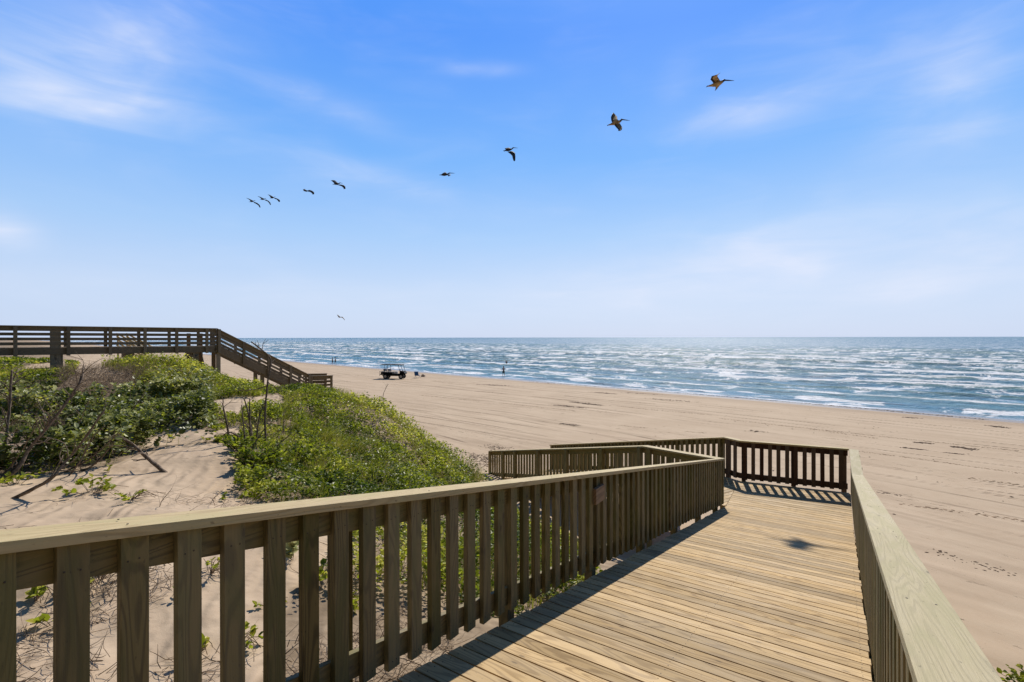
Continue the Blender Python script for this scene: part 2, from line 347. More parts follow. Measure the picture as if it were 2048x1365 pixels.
    wr = N.math('MULTIPLY', N.ramp(edge, 55.9, 56.6), N.ramp(edge, 56.8, 57.3, 1, 0))
    col = N.mix(N.math('MULTIPLY', N.math('MULTIPLY', wr, N.ramp(speck, 0.42, 0.6)), 0.8), col, (0.13, 0.085, 0.05))
    # wind ripples on the dune
    rip = N.new('ShaderNodeTexWave', wave_type='BANDS', bands_direction='DIAGONAL'); N.put(rip.inputs['Vector'], N.comb(N.math('MULTIPLY', x, 1.0), N.math('MULTIPLY', y, 0.35), 0.0))
    rip.inputs['Scale'].default_value = 2.6; rip.inputs['Distortion'].default_value = 9.0; rip.inputs['Detail'].default_value = 2; rip.inputs['Detail Scale'].default_value = 0.7
    softn = N.noise(pos, 1.7, 3, 0.5)
    hd = N.math('MULTIPLY', N.math('ADD', N.math('MULTIPLY', N.math('MULTIPLY', rip.outputs['Fac'], N.ramp(softn, 0.35, 0.62)), 0.62), N.math('MULTIPLY', softn, 1.6)), dune)
    # dead crumbs of leaves and stems in the dune sand
    litter = N.math('MULTIPLY', N.ramp(N.noise(pos, 24, 4, 0.7), 0.64, 0.69), N.ramp(N.noise(pos, 1.3, 3, 0.6), 0.50, 0.66))
    col = N.mix(N.math('MULTIPLY', N.math('MULTIPLY', litter, dune), 0.7), col, (0.13, 0.085, 0.05))
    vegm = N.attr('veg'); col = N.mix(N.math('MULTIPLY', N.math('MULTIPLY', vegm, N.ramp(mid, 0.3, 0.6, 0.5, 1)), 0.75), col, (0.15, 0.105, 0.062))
    b1 = N.bump(N.math('ADD', h, hd), 0.75, 0.045)
    b2 = N.bump(N.math('ADD', grainn, N.math('MULTIPLY', N.noise(pos, 28, 3, 0.6), 1.4)), 0.35, 0.006, b1)
    N.bsdf(col, N.ramp(wet, 0, 1, 0.92, 0.28), b2, spec=0.25)
    return m
M['sand'] = sand_mat()

# ------------------------------------------------------------------ ground sheet
def axis(segs):
    out = []
    for a, b, d0, d1 in segs:
        n = max(2, int(abs(b-a)/((d0+d1)/2)))
        if abs(d0-d1) < 1e-9: v = np.linspace(a, b, n+1)
        else: q = (d1/d0)**(np.arange(n+1)/n); v = a+(b-a)*(np.concatenate([[0], np.cumsum(q[:-1])])/np.cumsum(q[:-1])[-1])
        out.append(v[:-1])
    return np.append(np.concatenate(out), segs[-1][1])
gx = axis([(-9000, -700, 900, 60), (-700, -60, 50, 1.5), (-60, -27, 1.2, .2), (-27, -12, .16, .12), (-12, 5, .085, .085), (5, 12, .12, .2), (12, 60, .25, 1.2), (60, 700, 2, 50), (700, 9000, 60, 900)])
gy = axis([(-3000, -60, 400, 4), (-60, -4, 3, .3), (-4, 2, .25, .12), (2, 16, .085, .085), (16, 36, .1, .18), (36, 75, .2, .5), (75, 150, .5, 1.5), (150, 900, 3, 40), (900, 9000, 60, 900)])
GX, GY = np.meshgrid(gx, gy); GZ = ground(GX, GY)
nx, ny = len(gx), len(gy)
ii = np.arange(nx*ny).reshape(ny, nx)
Fg = np.stack([ii[:-1, :-1], ii[:-1, 1:], ii[1:, 1:], ii[1:, :-1]], -1).reshape(-1, 4)
ng = (GX+GY)/1.41421356
duneA = np.clip(GZ-beach(ng), 0, 3)

# where plants cover the dune (boundaries read off the photograph, laid on the ground)
def pip(px, py, poly):
    c = np.zeros(px.shape, bool); n = len(poly)
    for i in range(n):
        x1, y1 = poly[i]; x2, y2 = poly[(i+1) % n]
        if y1 == y2: continue
        c ^= ((py < y1) != (py < y2)) & (px < (x2-x1)*(py-y1)/(y2-y1)+x1)
    return c
BARE = [[(-3000, 1000), (-100, 955), (60, 948), (150, 942), (230, 928), (300, 898), (400, 884), (455, 886), (478, 905), (462, 950), (475, 990), (530, 1010), (600, 1012), (690, 1030), (700, 1080), (640, 1140), (560, 1200), (500, 1500), (-3000, 1500)],
        [(282, 893), (345, 845), (368, 852), (425, 862), (478, 850), (484, 872), (400, 884)],
        [(385, 818), (420, 802), (470, 793), (505, 794), (560, 788), (572, 806), (530, 822), (480, 832), (430, 824)],
        [(90, 792), (150, 748), (200, 738), (262, 744), (275, 800), (215, 814), (150, 797)],
        [(20, 745), (60, 728), (130, 722), (140, 738), (80, 742)], [(145, 745), (160, 722), (215, 735), (225, 755), (175, 752)]]
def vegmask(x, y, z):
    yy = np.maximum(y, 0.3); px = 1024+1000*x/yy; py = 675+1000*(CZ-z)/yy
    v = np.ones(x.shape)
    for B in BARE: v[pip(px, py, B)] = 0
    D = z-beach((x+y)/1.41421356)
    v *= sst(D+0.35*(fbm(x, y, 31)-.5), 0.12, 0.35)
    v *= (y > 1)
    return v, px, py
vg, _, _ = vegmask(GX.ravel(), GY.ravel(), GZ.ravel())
me = fast_mesh('ground', np.stack([GX, GY, GZ], -1).reshape(-1, 3), Fg, attrs={'dune': duneA.ravel(), 'veg': vg})
tag(link('ground', me, M['sand']), kind='structure')

# ------------------------------------------------------------------ sea
def sea_mat():
    m, N = mat('sea_water')
    pos = N.new('ShaderNodeNewGeometry').outputs['Position']; x, y, z = N.sep(pos)
    n = N.math('MULTIPLY', N.math('ADD', x, y), 0.70711); t = N.math('MULTIPLY', N.math('SUBTRACT', y, x), 0.70711)
    P = N.comb(N.math('MULTIPLY', t, 0.55), n, 0.0)
    a1 = N.noise(P, 0.9, 6, 0.62, 0.6); a2 = N.noise(P, 0.16, 5, 0.6, 0.8); a3 = N.noise(N.comb(N.math('MULTIPLY', t, .012), N.math('MULTIPLY', n, .05)), 1, 4, 0.6, 0.5)
    fine = N.noise(pos, 3.5, 5, 0.7)
    foamA = N.attr('foam')
    f = N.math('ADD', foamA, N.math('MULTIPLY', N.math('SUBTRACT', a1, 0.5), 1.25))
    f = N.math('ADD', f, N.math('MULTIPLY', N.math('SUBTRACT', fine, 0.5), 0.7))
    foam = N.ramp(f, 0.34, 0.66)
    # caps farther out, too small for the mesh
    far = N.ramp(n, 90, 260)
    c2 = N.noise(N.comb(N.math('MULTIPLY', t, 0.21), N.math('MULTIPLY', n, 0.15)), 1.0, 7, 0.68, 0.4)
    cap = N.math('MULTIPLY', N.ramp(N.math('ADD', c2, N.math('MULTIPLY', N.math('SUBTRACT', a3, 0.5), 0.35)), 0.535, 0.60), N.ramp(n, 100, 900, 0.85, 0.30))
    foam = N.math('MAXIMUM', foam, N.math('MULTIPLY', cap, N.ramp(n, 75, 140)))
    torn = N.noise(N.comb(N.math('MULTIPLY', t, 0.55), N.math('MULTIPLY', n, 1.6)), 1.0, 6, 0.7, 1.2)
    foam = N.math('MULTIPLY', foam, N.ramp(torn, 0.33, 0.52, 0.35, 1))
    fl = N.noise(N.comb(N.math('MULTIPLY', t, 0.45), N.math('MULTIPLY', n, 0.9), 5.0), N.ramp(n, 60, 500, 1.0, 0.25) if False else 1.0, 7, 0.72, 0.6)
    fl2 = N.noise(N.comb(N.math('MULTIPLY', t, 0.13), N.math('MULTIPLY', n, 0.09), 9.0), 1.0, 7, 0.72, 0.6)
    fleck = N.math('MAXIMUM', N.math('MULTIPLY', N.ramp(fl, 0.57, 0.64), N.ramp(n, 62, 75)), N.ramp(fl2, 0.55, 0.61))  # whitecap flecks that also paint sun sparkle into the colour
    foam = N.math('MAXIMUM', foam, N.math('MULTIPLY', fleck, 0.95))
    shallow = N.ramp(n, 58, 120, 1, 0)
    col = N.mix(shallow, (0.024, 0.150, 0.275), (0.080, 0.25, 0.41))
    col = N.mix(N.ramp(a2, 0.35, 0.7, 0, 0.55), col, (0.055, 0.19, 0.23))
    col = N.mix(N.ramp(N.noise(N.comb(N.math('MULTIPLY', t, 0.16), N.math('MULTIPLY', n, 0.42), 2.0), 1.0, 6, 0.66, 0.5), 0.50, 0.66, 0, 0.8), col, (0.022, 0.085, 0.14))
    col = N.mix(N.math('MULTIPLY', N.attr('crest'), 0.7), col, (0.12, 0.20, 0.11))
    film_sky = N.ramp(N.math('ADD', n, N.math('MULTIPLY', a2, 3)), 58.3, 62.5, 1, 0)
    col = N.mix(N.math('MULTIPLY', film_sky, 0.75), col, (0.40, 0.43, 0.50))  # sky reflected in the thin swash water, painted as a lilac colour
    col = N.mix(foam, col, (0.86, 0.87, 0.90))
    # sea chop
    hb = N.math('ADD', N.math('MULTIPLY', N.noise(P, 0.55, 7, 0.68, 0.5), 1.0), N.math('MULTIPLY', N.noise(P, 2.6, 4, 0.6), 0.22))
    farh = N.noise(N.comb(N.math('MULTIPLY', t, 0.06), N.math('MULTIPLY', n, 0.22)), 1.0, 6, 0.62)
    b0 = N.bump(farh, 1.0, 1.6)
    b = N.bump(hb, 1.0, 0.8, b0)
    rough = N.math('ADD', N.ramp(foam, 0, 1, 0.30, 0.9), N.ramp(n, 150, 2500, 0, 0.15))
    p = N.bsdf(col, rough, b, spec=0.13, extra={'IOR': 1.33})
    return m
M['sea'] = sea_mat()
def build_sea():
    nn = [55.0]; d = .22
    while nn[-1] < 30000: nn.append(nn[-1]+d); d = .22 if nn[-1] < 85 else d*1.016
    tt = [-30.0]; d = .35
    while tt[-1] < 30000: tt.append(tt[-1]+d); d = .35 if tt[-1] < 60 else d*1.021
    tb = [-30.0]; d = .6
    while tb[-1] > -30000: tb.append(tb[-1]-d); d *= 1.09
    nn = np.array(nn); tt = np.array(tb[:0:-1]+tt)
    T, Nn = np.meshgrid(tt, nn)
    dn = np.gradient(nn)[:, None]; dt = np.gradient(tt)[None, :]
    grow = sst(Nn, 58.5, 78)*1.15+.08*sst(Nn, 57.5, 60)+.3*sst(Nn, 80, 200)
    z = np.zeros_like(Nn); crest = np.zeros_like(Nn); foam = np.zeros_like(Nn)
    wn = 9*(fbm(T/38, Nn/60, 40, 3)-.5)+2.6*(fbm(T/7, Nn/14, 41, 3)-.5)
    for lam, A, s in ((17.0, .30, 0), (11.3, .17, 1), (6.1, .10, 2), (3.3, .055, 3)):
        ok = sst(lam/np.maximum(dn, dt*.25), 2.2, 4.5)
        am = A*(.25+1.5*vn(T/(lam*2.2)+s*7, Nn/(lam*.9), 50+s))
        ph = (Nn+wn*(1 if lam > 8 else .6)+s*3.1)/lam
        c = .5+.5*np.cos(2*np.pi*ph+.5*np.sin(2*np.pi*ph))
        c = c**1.7
        z += ok*am*c*grow
        if s < 2: crest = np.maximum(crest, ok*c**2.2*am/A/1.4)
    z += grow*.25*(fbm(T/2.4, Nn/1.5, 60, 3)-.5)*sst(4/np.maximum(dn, dt*.3), 1, 3)
    # breakers: bands of foam along the bars
    ph = (Nn+wn)/17.0; saw = ph-np.floor(ph)        # 0 at the crest, runs out to sea
    behind = np.exp(-saw/.30)+np.exp(-(1-saw)/.05)
    patch = .45*fbm(T/20, Nn/14, 71, 4)+.55*fbm(T/5.5, Nn/6, 171, 3)
    zone = (.85*np.exp(-((Nn-92)/16)**2)+.95*np.exp(-((Nn-128)/20)**2)+.8*np.exp(-((Nn-172)/22)**2)+.55*np.exp(-((Nn-235)/45)**2)+.45*np.exp(-((Nn-66)/4.5)**2))
    foam = zone*behind*sst(patch, .36, .54)*1.6
    ph2 = (Nn+.7*wn)/8.0; s2 = ph2-np.floor(ph2)
    foam += .8*np.exp(-s2/.25)*sst(fbm(T/10, Nn/7, 75, 3), .47, .64)*sst(Nn, 62, 70)*(1-sst(Nn, 200, 400))
    # the last little wave and the lace edge
    e = Nn-(58.6+1.7*(fbm(T/11, T*0, 77, 4)-.5)*2)
    foam += .75*np.exp(-(e/.45)**2)*sst(fbm(T/5, T*0+3, 79, 3), .32, .55)
    e = Nn-(61.9+3.6*(fbm(T/13, T*0+9, 78, 5)-.5)*2)
    foam += 1.15*np.exp(-(e/(.6+1.5*vn(T/4, T*0, 83)))**2)*sst(fbm(T/6, Nn/3, 81, 4), .34, .52); z += .10*np.exp(-(e/.7)**2)
    z = z*sst(Nn, 56.5, 59)+0.0
    X = (Nn-T)*.70710678; Y = (Nn+T)*.70710678
    ny_, nx_ = Nn.shape; ii = np.arange(nx_*ny_).reshape(ny_, nx_)
    F = np.stack([ii[:-1, :-1], ii[1:, :-1], ii[1:, 1:], ii[:-1, 1:]], -1).reshape(-1, 4)
    me = fast_mesh('water', np.stack([X, Y, z], -1).reshape(-1, 3), F, attrs={'foam': foam.ravel(), 'crest': np.clip(crest*sst(Nn, 60, 70), 0, 1).ravel()})
    tag(link('water', me, M['sea']), kind='structure')
build_sea()

# ------------------------------------------------------------------ timber
def V3(a): return np.array([float(a[0]), float(a[1]), float(a[2])])
def unit(v): v = np.asarray(v, float); return v/np.linalg.norm(v)
class Timber:
    """collects sawn pieces; every piece carries a grain direction (uv) and its own tone"""
    def __init__(s): s.v = []; s.f = []; s.uv = []; s.r = []; s.mi = []
    def prism(s, bot, top, L, W, mi=0, rnd=None):
        """bot/top: matching rings of corners"""
        k = len(bot); b = len(s.v); s.v += [V3(p) for p in bot]+[V3(p) for p in top]
        fs = [tuple(range(k-1, -1, -1)), tuple(range(k, 2*k))]+[(i, (i+1) % k, k+(i+1) % k, k+i) for i in range(k)]
        r = random.random() if rnd is None else rnd; L = unit(L); W = unit(W); T = np.cross(L, W)
        for f in fs:
            s.f.append(tuple(b+i for i in f)); s.mi.append(mi); s.r.append(r)
            for i in f:
                p = s.v[b+i]; s.uv.append((p@L, p@W+0.8*(p@T)))
    def box(s, A, L, W, T, l, w, t, mi=0, rnd=None):
        """A = corner; L, W, T unit axes; l, w, t sizes"""
        A = V3(A); L, W, T = unit(L), unit(W), unit(T)
        bot = [A, A+L*l, A+L*l+W*w, A+W*w]; s.prism(bot, [p+T*t for p in bot], L, W, mi, rnd)
    def beam(s, A, B, w, t, up=(0, 0, 1), mi=0, rnd=None):
        """centre line A-B of the top face, w across, t deep"""
        A, B = V3(A), V3(B); L = unit(B-A); Wd = unit(np.cross(up, L)); T = np.cross(L, Wd)
        s.box(A-Wd*w/2-T*t, L, Wd, T, np.linalg.norm(B-A), w, t, mi, rnd)
    def disc(s, c, nrm, r, mi=1, n=6):
        c, nrm = V3(c), unit(nrm); a = unit(np.cross(nrm, (0.3, 0.5, 0.8))); b_ = np.cross(nrm, a)
        ring = [c+a*r*math.cos(6.2832*i/n)+b_*r*math.sin(6.2832*i/n) for i in range(n)]
        s.prism([p-nrm*.001 for p in ring], [p+nrm*.0015 for p in ring], a, b_, mi)
    def build(s, name, mats, parent=None, bevel=0.003):
        me = bpy.data.meshes.new(name); me.from_pydata([tuple(p) for p in s.v], [], s.f)
        uv = me.uv_layers.new(name='UVMap'); uv.data.foreach_set('uv', np.array(s.uv, dtype=np.float32).ravel())
        at = me.attributes.new('rnd', 'FLOAT', 'FACE'); at.data.foreach_set('value', np.array(s.r, dtype=np.float32))
        me.polygons.foreach_set('material_index', np.array(s.mi, dtype=np.int32)); me.update()
        o = link(name, me, mats, parent)
        if bevel:
            b = o.modifiers.new('bevel', 'BEVEL'); b.width = bevel; b.segments = 2; b.limit_method = 'ANGLE'; b.angle_limit = R(40)
            b.harden_normals = False
        return o
def clip(poly, a, b, c):
    """keep a*x+b*y<=c"""
    out = []
    for i in range(len(poly)):
        p, q = poly[i], poly[(i+1) % len(poly)]; dp = a*p[0]+b*p[1]-c; dq = a*q[0]+b*q[1]-c
        if dp <= 0: out.append(p)
        if dp*dq < 0: t = dp/(dp-dq); out.append((p[0]+t*(q[0]-p[0]), p[1]+t*(q[1]-p[1])))
    return out
def clip_to(poly, conv):
    for i in range(len(conv)):
        p, q = conv[i], conv[(i+1) % len(conv)]; a, b = q[1]-p[1], -(q[0]-p[0])
        poly = clip(poly, a, b, a*p[0]+b*p[1])
        if len(poly) < 3: return []
    return poly
def ccw(poly):
    A = sum(poly[i][0]*poly[(i+1) % len(poly)][1]-poly[(i+1) % len(poly)][0]*poly[i][1] for i in range(len(poly)))
    return poly if A > 0 else poly[::-1]

# key points in plan (metres), z of the walking surface
s_end = 11.2*K; zd = lambda s: CZ-deck_h(s); zl = zd(s_end)
rL, rR = -2.05*K, 0.142*K
pL0 = sr(-2.6, rL); pL = sr(s_end, rL); pI = np.array((3.18, 11.76))*K; pE1 = np.array((-.725, 18.6))*K
pR0 = sr(-2.6, rR); pRk = sr(s_end, rR); pR = np.array((7.64, 11.34))*K; pKp = np.array((5.57, 12.27))*K; pO = np.array((5.37, 12.7))*K; pE2 = np.array((1.46, 19.57))*K
zE = CZ-(4.2+.997)*K
walk = empty('boardwalk', (*sr(0, -1), zd(0)))
tag(walk, 'new pale pine boardwalk ramp with slatted railings descending to the beach in the foreground', 'boardwalk', 'boardwalks over the dunes')

# --- decking
tb = Timber()
bw, gap, th = .1315, .0145, .036
def lay(region, L, W0, zf, n0, n1, jit=0.004, ends=None):
    """boards running along L, stepping along W0, cut to the region"""
    region = ccw(region); L = np.asarray(L); W0 = np.asarray(W0)
    for i in range(n0, n1):
        a0 = i*(bw+gap); e0, e1 = -26, 26
        q = [L*e0+W0*a0, L*e1+W0*a0, L*e1+W0*(a0+bw), L*e0+W0*(a0+bw)]
        q = clip_to(ccw([tuple(p) for p in q]), region)
        if len(q) < 3: continue
        dz = random.uniform(-.0012, .0012)
        j = random.uniform(-jit, jit)*2.2
        q = [(p[0]+L[0]*j, p[1]+L[1]*j) for p in q] if ends else q
        tb.prism([(p[0], p[1], zf(p)-th+dz) for p in q], [(p[0], p[1], zf(p)+dz) for p in q], (*L, 0), (*W0, SL*0))
        if ends and a0 > .6 and a0 < 8:
            for r_ in ends:
                for da in (.035, .105):
                    p = L*(r_+random.uniform(-.006, .006))+W0*(a0+da); tb.disc((p[0], p[1], zf(p)+dz), (0, 0, 1), .0042)
dl, dr_ = -2.035*K, .165*K
zs = lambda p: CZ-(D0+SL*float(np.dot(p, U)))
lay([tuple(sr(-2.6, dl)), tuple(sr(-2.6, dr_)), tuple(sr(s_end, dr_)), tuple(sr(s_end, dl))], Vp, U, zs, -18, 82, ends=[dl+.06, (dl+dr_)/2, dr_-.06])
kk = pKp+(pKp-pL)*0.03
lay([tuple(sr(s_end+.006, dl)), tuple(sr(s_end+.006, dr_)), tuple(pR+Vp*.03), tuple(kk)], Vp, U, lambda p: zl, 78, 120)
lm = unit(kk-pL); nn_ = np.array((-lm[1], lm[0]))*.007
lay([tuple(np.array(sr(s_end+.006, dl))+nn_), tuple(kk+nn_), tuple(pO), tuple(pI)], (-WN[1], WN[0]), WN, lambda p: zl, 20, 100)
Ld = np.linalg.norm(pE1-pI); zlow = lambda p: zl-(zl-zE)*max(0, min(1.1, float(np.dot(np.asarray(p)-pI, WN))/Ld))
e_in = pI+np.array((.03, .02)); 
lay([tuple(pI+WN*.006), tuple(pO+WN*.006), tuple(pE2+WN*.2), tuple(pE1)], (-WN[1], WN[0]), WN, zlow, 20, 160)
tb.build('deck', [M['deck'], M['nail']], walk, .0025)
tf = Timber()   # joists and stringers under the boards
for r_ in (dl+.03, dl+.6, (dl+dr_)/2, dr_-.6, dr_-.03):
    a, b = sr(-2.5, r_), sr(s_end, r_); tf.beam((*a, zd(-2.5)-th-.002), (*b, zd(s_end)-th-.002), .038, .184)
    a, b = sr(s_end+.02, r_), sr(s_end+2.3, r_); tf.beam((*a, zl-th-.002), (*b, zl-th-.002), .038, .184)
for w_ in (.05, 1.0, 1.95):
    side = np.array((WN[1], -WN[0])); a = pI+side*w_+WN*.1; b = pE1+side*w_; tf.beam((*a, zl-th-.002), (*b, zE-th-.002), .038, .184)
tf.build('frame', [M['rail']], walk, 0)

# --- railings
CAPH, CAPT = .997*K, .038
def corner(p, a, b, off):
    """offset corner point between segment directions a, b (unit), off to the left of travel"""
    na = np.array((-a[1], a[0])); nb = np.array((-b[1], b[0])); m = unit(na+nb); return p+m*off/max(.3, m@na)
def railing(name, label, pts, zs_, out, slat_m, cap_m, caplist=None, spacing=.183, posts=None, first=.06, nails=0, post_low=None, ends=(None, None), slats_out=False, slat_s0=None):
    """pts: 2 plan points of the inner slat face; out=+1 if outward is to the left of travel"""
    A, B = np.asarray(pts[0]), np.asarray(pts[1]); L2 = B-A; ln = np.linalg.norm(L2); d = L2/ln; n = np.array((-d[1], d[0]))*out
    z0, z1 = zs_; zz = lambda t: z0+(z1-z0)*t/ln
    sl3 = unit((*d*ln, z1-z0)); n3 = np.array((*n, 0)); up = np.array((0, 0, 1.0))
    S = Timber(); t = first; so = 0.0 if not slats_out else .038
    i = 0
    while t+.089 < ln:
        jt = t+random.uniform(-.004, .004); tl = random.uniform(-.0012, .0012)
        c = A+d*jt+n*so; lo = .05+random.uniform(-.006, .006); hi = CAPH-CAPT-.002
        zb0, zb1, zt0, zt1 = zz(jt)+lo, zz(jt+.089)+lo, zz(jt)+hi, zz(jt+.089)+hi
        zb = min(zb0, zb1)
        c2 = c+d*.089; o_ = n*.038; tlt = d*random.uniform(-.003, .003)
        bot = [(*c, zb), (*c2, zb), (*(c2+o_), zb), (*(c+o_), zb)]
        top = [(*(c+tlt), zt0), (*(c2+tlt), zt1), (*(c2+o_+tlt), zt1), (*(c+o_+tlt), zt0)]
        if out < 0: bot, top = bot[::-1], top[::-1]
        S.prism(bot, top, up, (*d, 0))
        if i < nails:
            for zt_ in (.93, .10):
                for dd in (.026, .062):
                    q = c+d*(dd+random.uniform(-.005, .005))-n*.0005; S.disc((*q, zz(jt)+zt_-.02+random.uniform(-.006, .006)), (-n[0], -n[1], 0), .0036)
        t += spacing; i += 1
    root = S.build(name, [slat_m, M['nail']], walk, .003)
    if label: root['label'] = label
    ro = 0.040 if not slats_out else 0.0
    def rail(nm, top_off, h):
        T = Timber(); a = A+n*ro; b = B+n*ro
        T.prism([(*a, zz(0)+top_off-h), (*b, zz(ln)+top_off-h), (*(b+n*.036), zz(ln)+top_off-h), (*(a+n*.036), zz(0)+top_off-h)][::out],
                [(*a, zz(0)+top_off), (*b, zz(ln)+top_off), (*(b+n*.036), zz(ln)+top_off), (*(a+n*.036), zz(0)+top_off)][::out], sl3, (0, 0, 1))
        T.build(nm, [slat_m], root, .003)
    rail('top_rail', CAPH-CAPT-.002, .140); rail('bottom_rail', .205, .140)
    for tp in posts or []:
        T = Timber(); q = A+d*(tp-.045)+n*.079; g = post_low if post_low is not None else min(gz(*q)-.25, zz(tp)-.4)
        T.box((*q, g), d_ := (*d, 0), (*n, 0), up, .10, .092, zz(tp)+CAPH-CAPT-.003-g)
        T.v = T.v; f = Timber(); 
        pm = T
        # grain runs up the post
        pm.uv = [(p[2]*1.0, p[0]+p[1]) for p in [pm.v[i] for fc in pm.f for i in fc]]
        pm.build('post', [slat_m], root, .004)
    return root
def caps(root, pts, zs_, offs, cap_m, breaks=(), wid=.184):
    """pts plan polyline at the inner cap edge, offs: +1 outward to the left"""
    P = [np.asarray(p) for p in pts]; n = len(P); dirs = [unit(P[i+1]-P[i]) for i in range(n-1)]
    outer = []
    for i in range(n):
        a = dirs[max(0, i-1)]; b = dirs[min(n-2, i)]; outer.append(corner(P[i], a, b, wid*offs))
    for i in range(n-1):
        ln = np.linalg.norm(P[i+1]-P[i]); cuts = [0]+[b/ln for (si, b) in breaks if si == i]+[1]
        for c0, c1 in zip(cuts[:-1], cuts[1:]):
            g0 = 0.0015/ln if c0 > 0 else 0; g1 = 0.0015/ln if c1 < 1 else 0
            e = [P[i]+(P[i+1]-P[i])*(c0+g0), P[i]+(P[i+1]-P[i])*(c1-g1), outer[i]+(outer[i+1]-outer[i])*(c1-g1), outer[i]+(outer[i+1]-outer[i])*(c0+g0)]
            za = zs_[i]+(zs_[i+1]-zs_[i])*(c0+g0); zb = zs_[i]+(zs_[i+1]-zs_[i])*(c1-g1); dz = random.uniform(-.0015, .0015) if c0 > 0 else 0
            zz_ = [za+dz, zb+dz*.3, zb+dz*.3, za+dz]
            top = [(*e[k], zz_[k]) for k in range(4)]; bot = [(*e[k], zz_[k]-CAPT) for k in range(4)]
            if offs < 0: top, bot = top[::-1], bot[::-1]
            T = Timber(); T.prism(bot, top, (*dirs[i], (zs_[i+1]-zs_[i])/ln), (-dirs[i][1], dirs[i][0], 0))
            if c0 > 0 or c1 < 1 or True:
                nrm = (0, 0, 1); Lr = (c1-c0)*ln
                for kx in np.arange(.12, Lr, 1.62):
                    for ky in (.05, .135):
                        f_ = kx/Lr; q = e[0]+(e[1]-e[0])*f_; o2 = unit(e[3]-e[0]); T.disc((*(q+o2*ky), za+(zb-za)*f_+dz), nrm, .0045)
            T.build('cap_board', [cap_m, M['nail']], root, .004)
ih = .028   # the cap overhangs the slat face
def off(p, d, o): return p+np.array((-d[1], d[0]))*o
zc = lambda z: z+CAPH
dU = unit(U)
# left railing of the main ramp (seen from the walk; outward is left of travel)
a, b = off(pL0, dU, ih), off(pL, dU, ih)
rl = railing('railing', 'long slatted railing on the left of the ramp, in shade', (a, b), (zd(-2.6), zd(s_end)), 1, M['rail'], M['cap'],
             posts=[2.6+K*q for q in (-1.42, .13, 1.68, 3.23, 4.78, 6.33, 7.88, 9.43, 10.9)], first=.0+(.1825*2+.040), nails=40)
d1 = unit(pI-pL)
rl2 = railing('railing', 'short level railing returning from the sharp corner of the landing', (off(pL, d1, ih)+d1*.12, off(pI, d1, ih)), (zl, zl), 1, M['raillit'], M['cap'],
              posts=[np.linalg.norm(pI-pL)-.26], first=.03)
d2 = unit(pE1-pI)
ln2 = np.linalg.norm(pE1-pI)
rl3 = railing('railing', 'near railing of the lower flight, its posts facing the dune', (off(pI, d2, ih), off(pE1, d2, ih)), (zl, zE), 1, M['raillit'], M['cap'],
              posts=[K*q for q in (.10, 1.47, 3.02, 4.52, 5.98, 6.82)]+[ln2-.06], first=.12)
caps(rl, [pL0, pL, pI, pE1], [zc(zd(-2.6)), zc(zl), zc(zl), zc(zE)], 1, M['cap'], breaks=[(0, 2.6+4.74*K), (0, 2.6+6.87*K), (2, 4.4)])
# right railing
a, b = off(pR0, dU, -ih), off(pRk, dU, -ih)
M['capgreen'] = wood_mat('greenish_pine_cap', (0.46, 0.385, 0.225), (0.31, 0.26, 0.15), 0.42, us=0.42, tone=0.06, green=(0.40, 0.355, 0.205), ringf=110, bumpd=0.003)
rr = railing('railing', 'slatted railing on the right of the ramp under a wide grained cap', (a, b), (zd(-2.6), zl), -1, M['rail'], M['capgreen'],
             posts=[2.6+K*q for q in (-1.42, .13, 1.68, 3.23, 4.78, 6.33, 7.88, 9.43, 10.9)], first=.09)
dR = unit(pR-pRk)
rr2 = railing('railing', 'level end of the right railing by the landing corner', (off(pRk, dR, -ih), off(pR, dR, -ih)), (zl, zl), -1, M['rail'], M['capgreen'],
              posts=[.8*K, 2.0*K], first=.06)
dE = unit(pKp-pR)
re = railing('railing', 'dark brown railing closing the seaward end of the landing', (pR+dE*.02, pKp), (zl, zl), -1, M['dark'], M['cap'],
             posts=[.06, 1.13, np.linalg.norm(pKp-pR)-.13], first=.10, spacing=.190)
dk = unit(pO-pKp)
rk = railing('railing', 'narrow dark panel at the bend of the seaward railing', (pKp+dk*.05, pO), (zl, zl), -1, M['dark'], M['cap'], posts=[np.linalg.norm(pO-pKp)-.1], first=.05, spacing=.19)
d3 = unit(pE2-pO)
ro_ = railing('railing', 'far railing of the lower flight, its slats facing the ramp', (pO, pE2), (zl, zE+.0), -1, M['rail'], M['cap'],
              posts=[K*q for q in (.12, 1.6, 3.1, 4.6, 6.1, 7.7)], first=.10)
caps(rr, [pR0, pRk, pR], [zc(zd(-2.6)), zc(zl), zc(zl)], -1, M['capgreen'], breaks=[(0, 2.6+3.9*K), (0, 2.6+7.6*K)])
caps(re, [pR+dE*.004, pKp, pO, pE2], [zc(zl)-.004, zc(zl)-.004, zc(zl)-.004, zc(zE)-.004], -1, M['cap'], breaks=[(2, 4.2)], wid=.15)
# the little block of plank screwed to the slats near the cap joint
T = Timber(); q0 = sr(4.56*K, rL-.0*K); q0 = off(pL0, dU, ih); q0 = q0+dU*(2.6+4.60*K); nI = np.array((dU[1], -dU[0]))
T.box((*(q0+nI*.001), zd(4.6*K)+.72), (*dU, 0), (*nI, 0), (0, 0, 1), .225, .036, .165)
T.build('nailed_block', [M['plaque']], rl, .003)['label'] = 'small reddish plank block fixed level on the left railing'

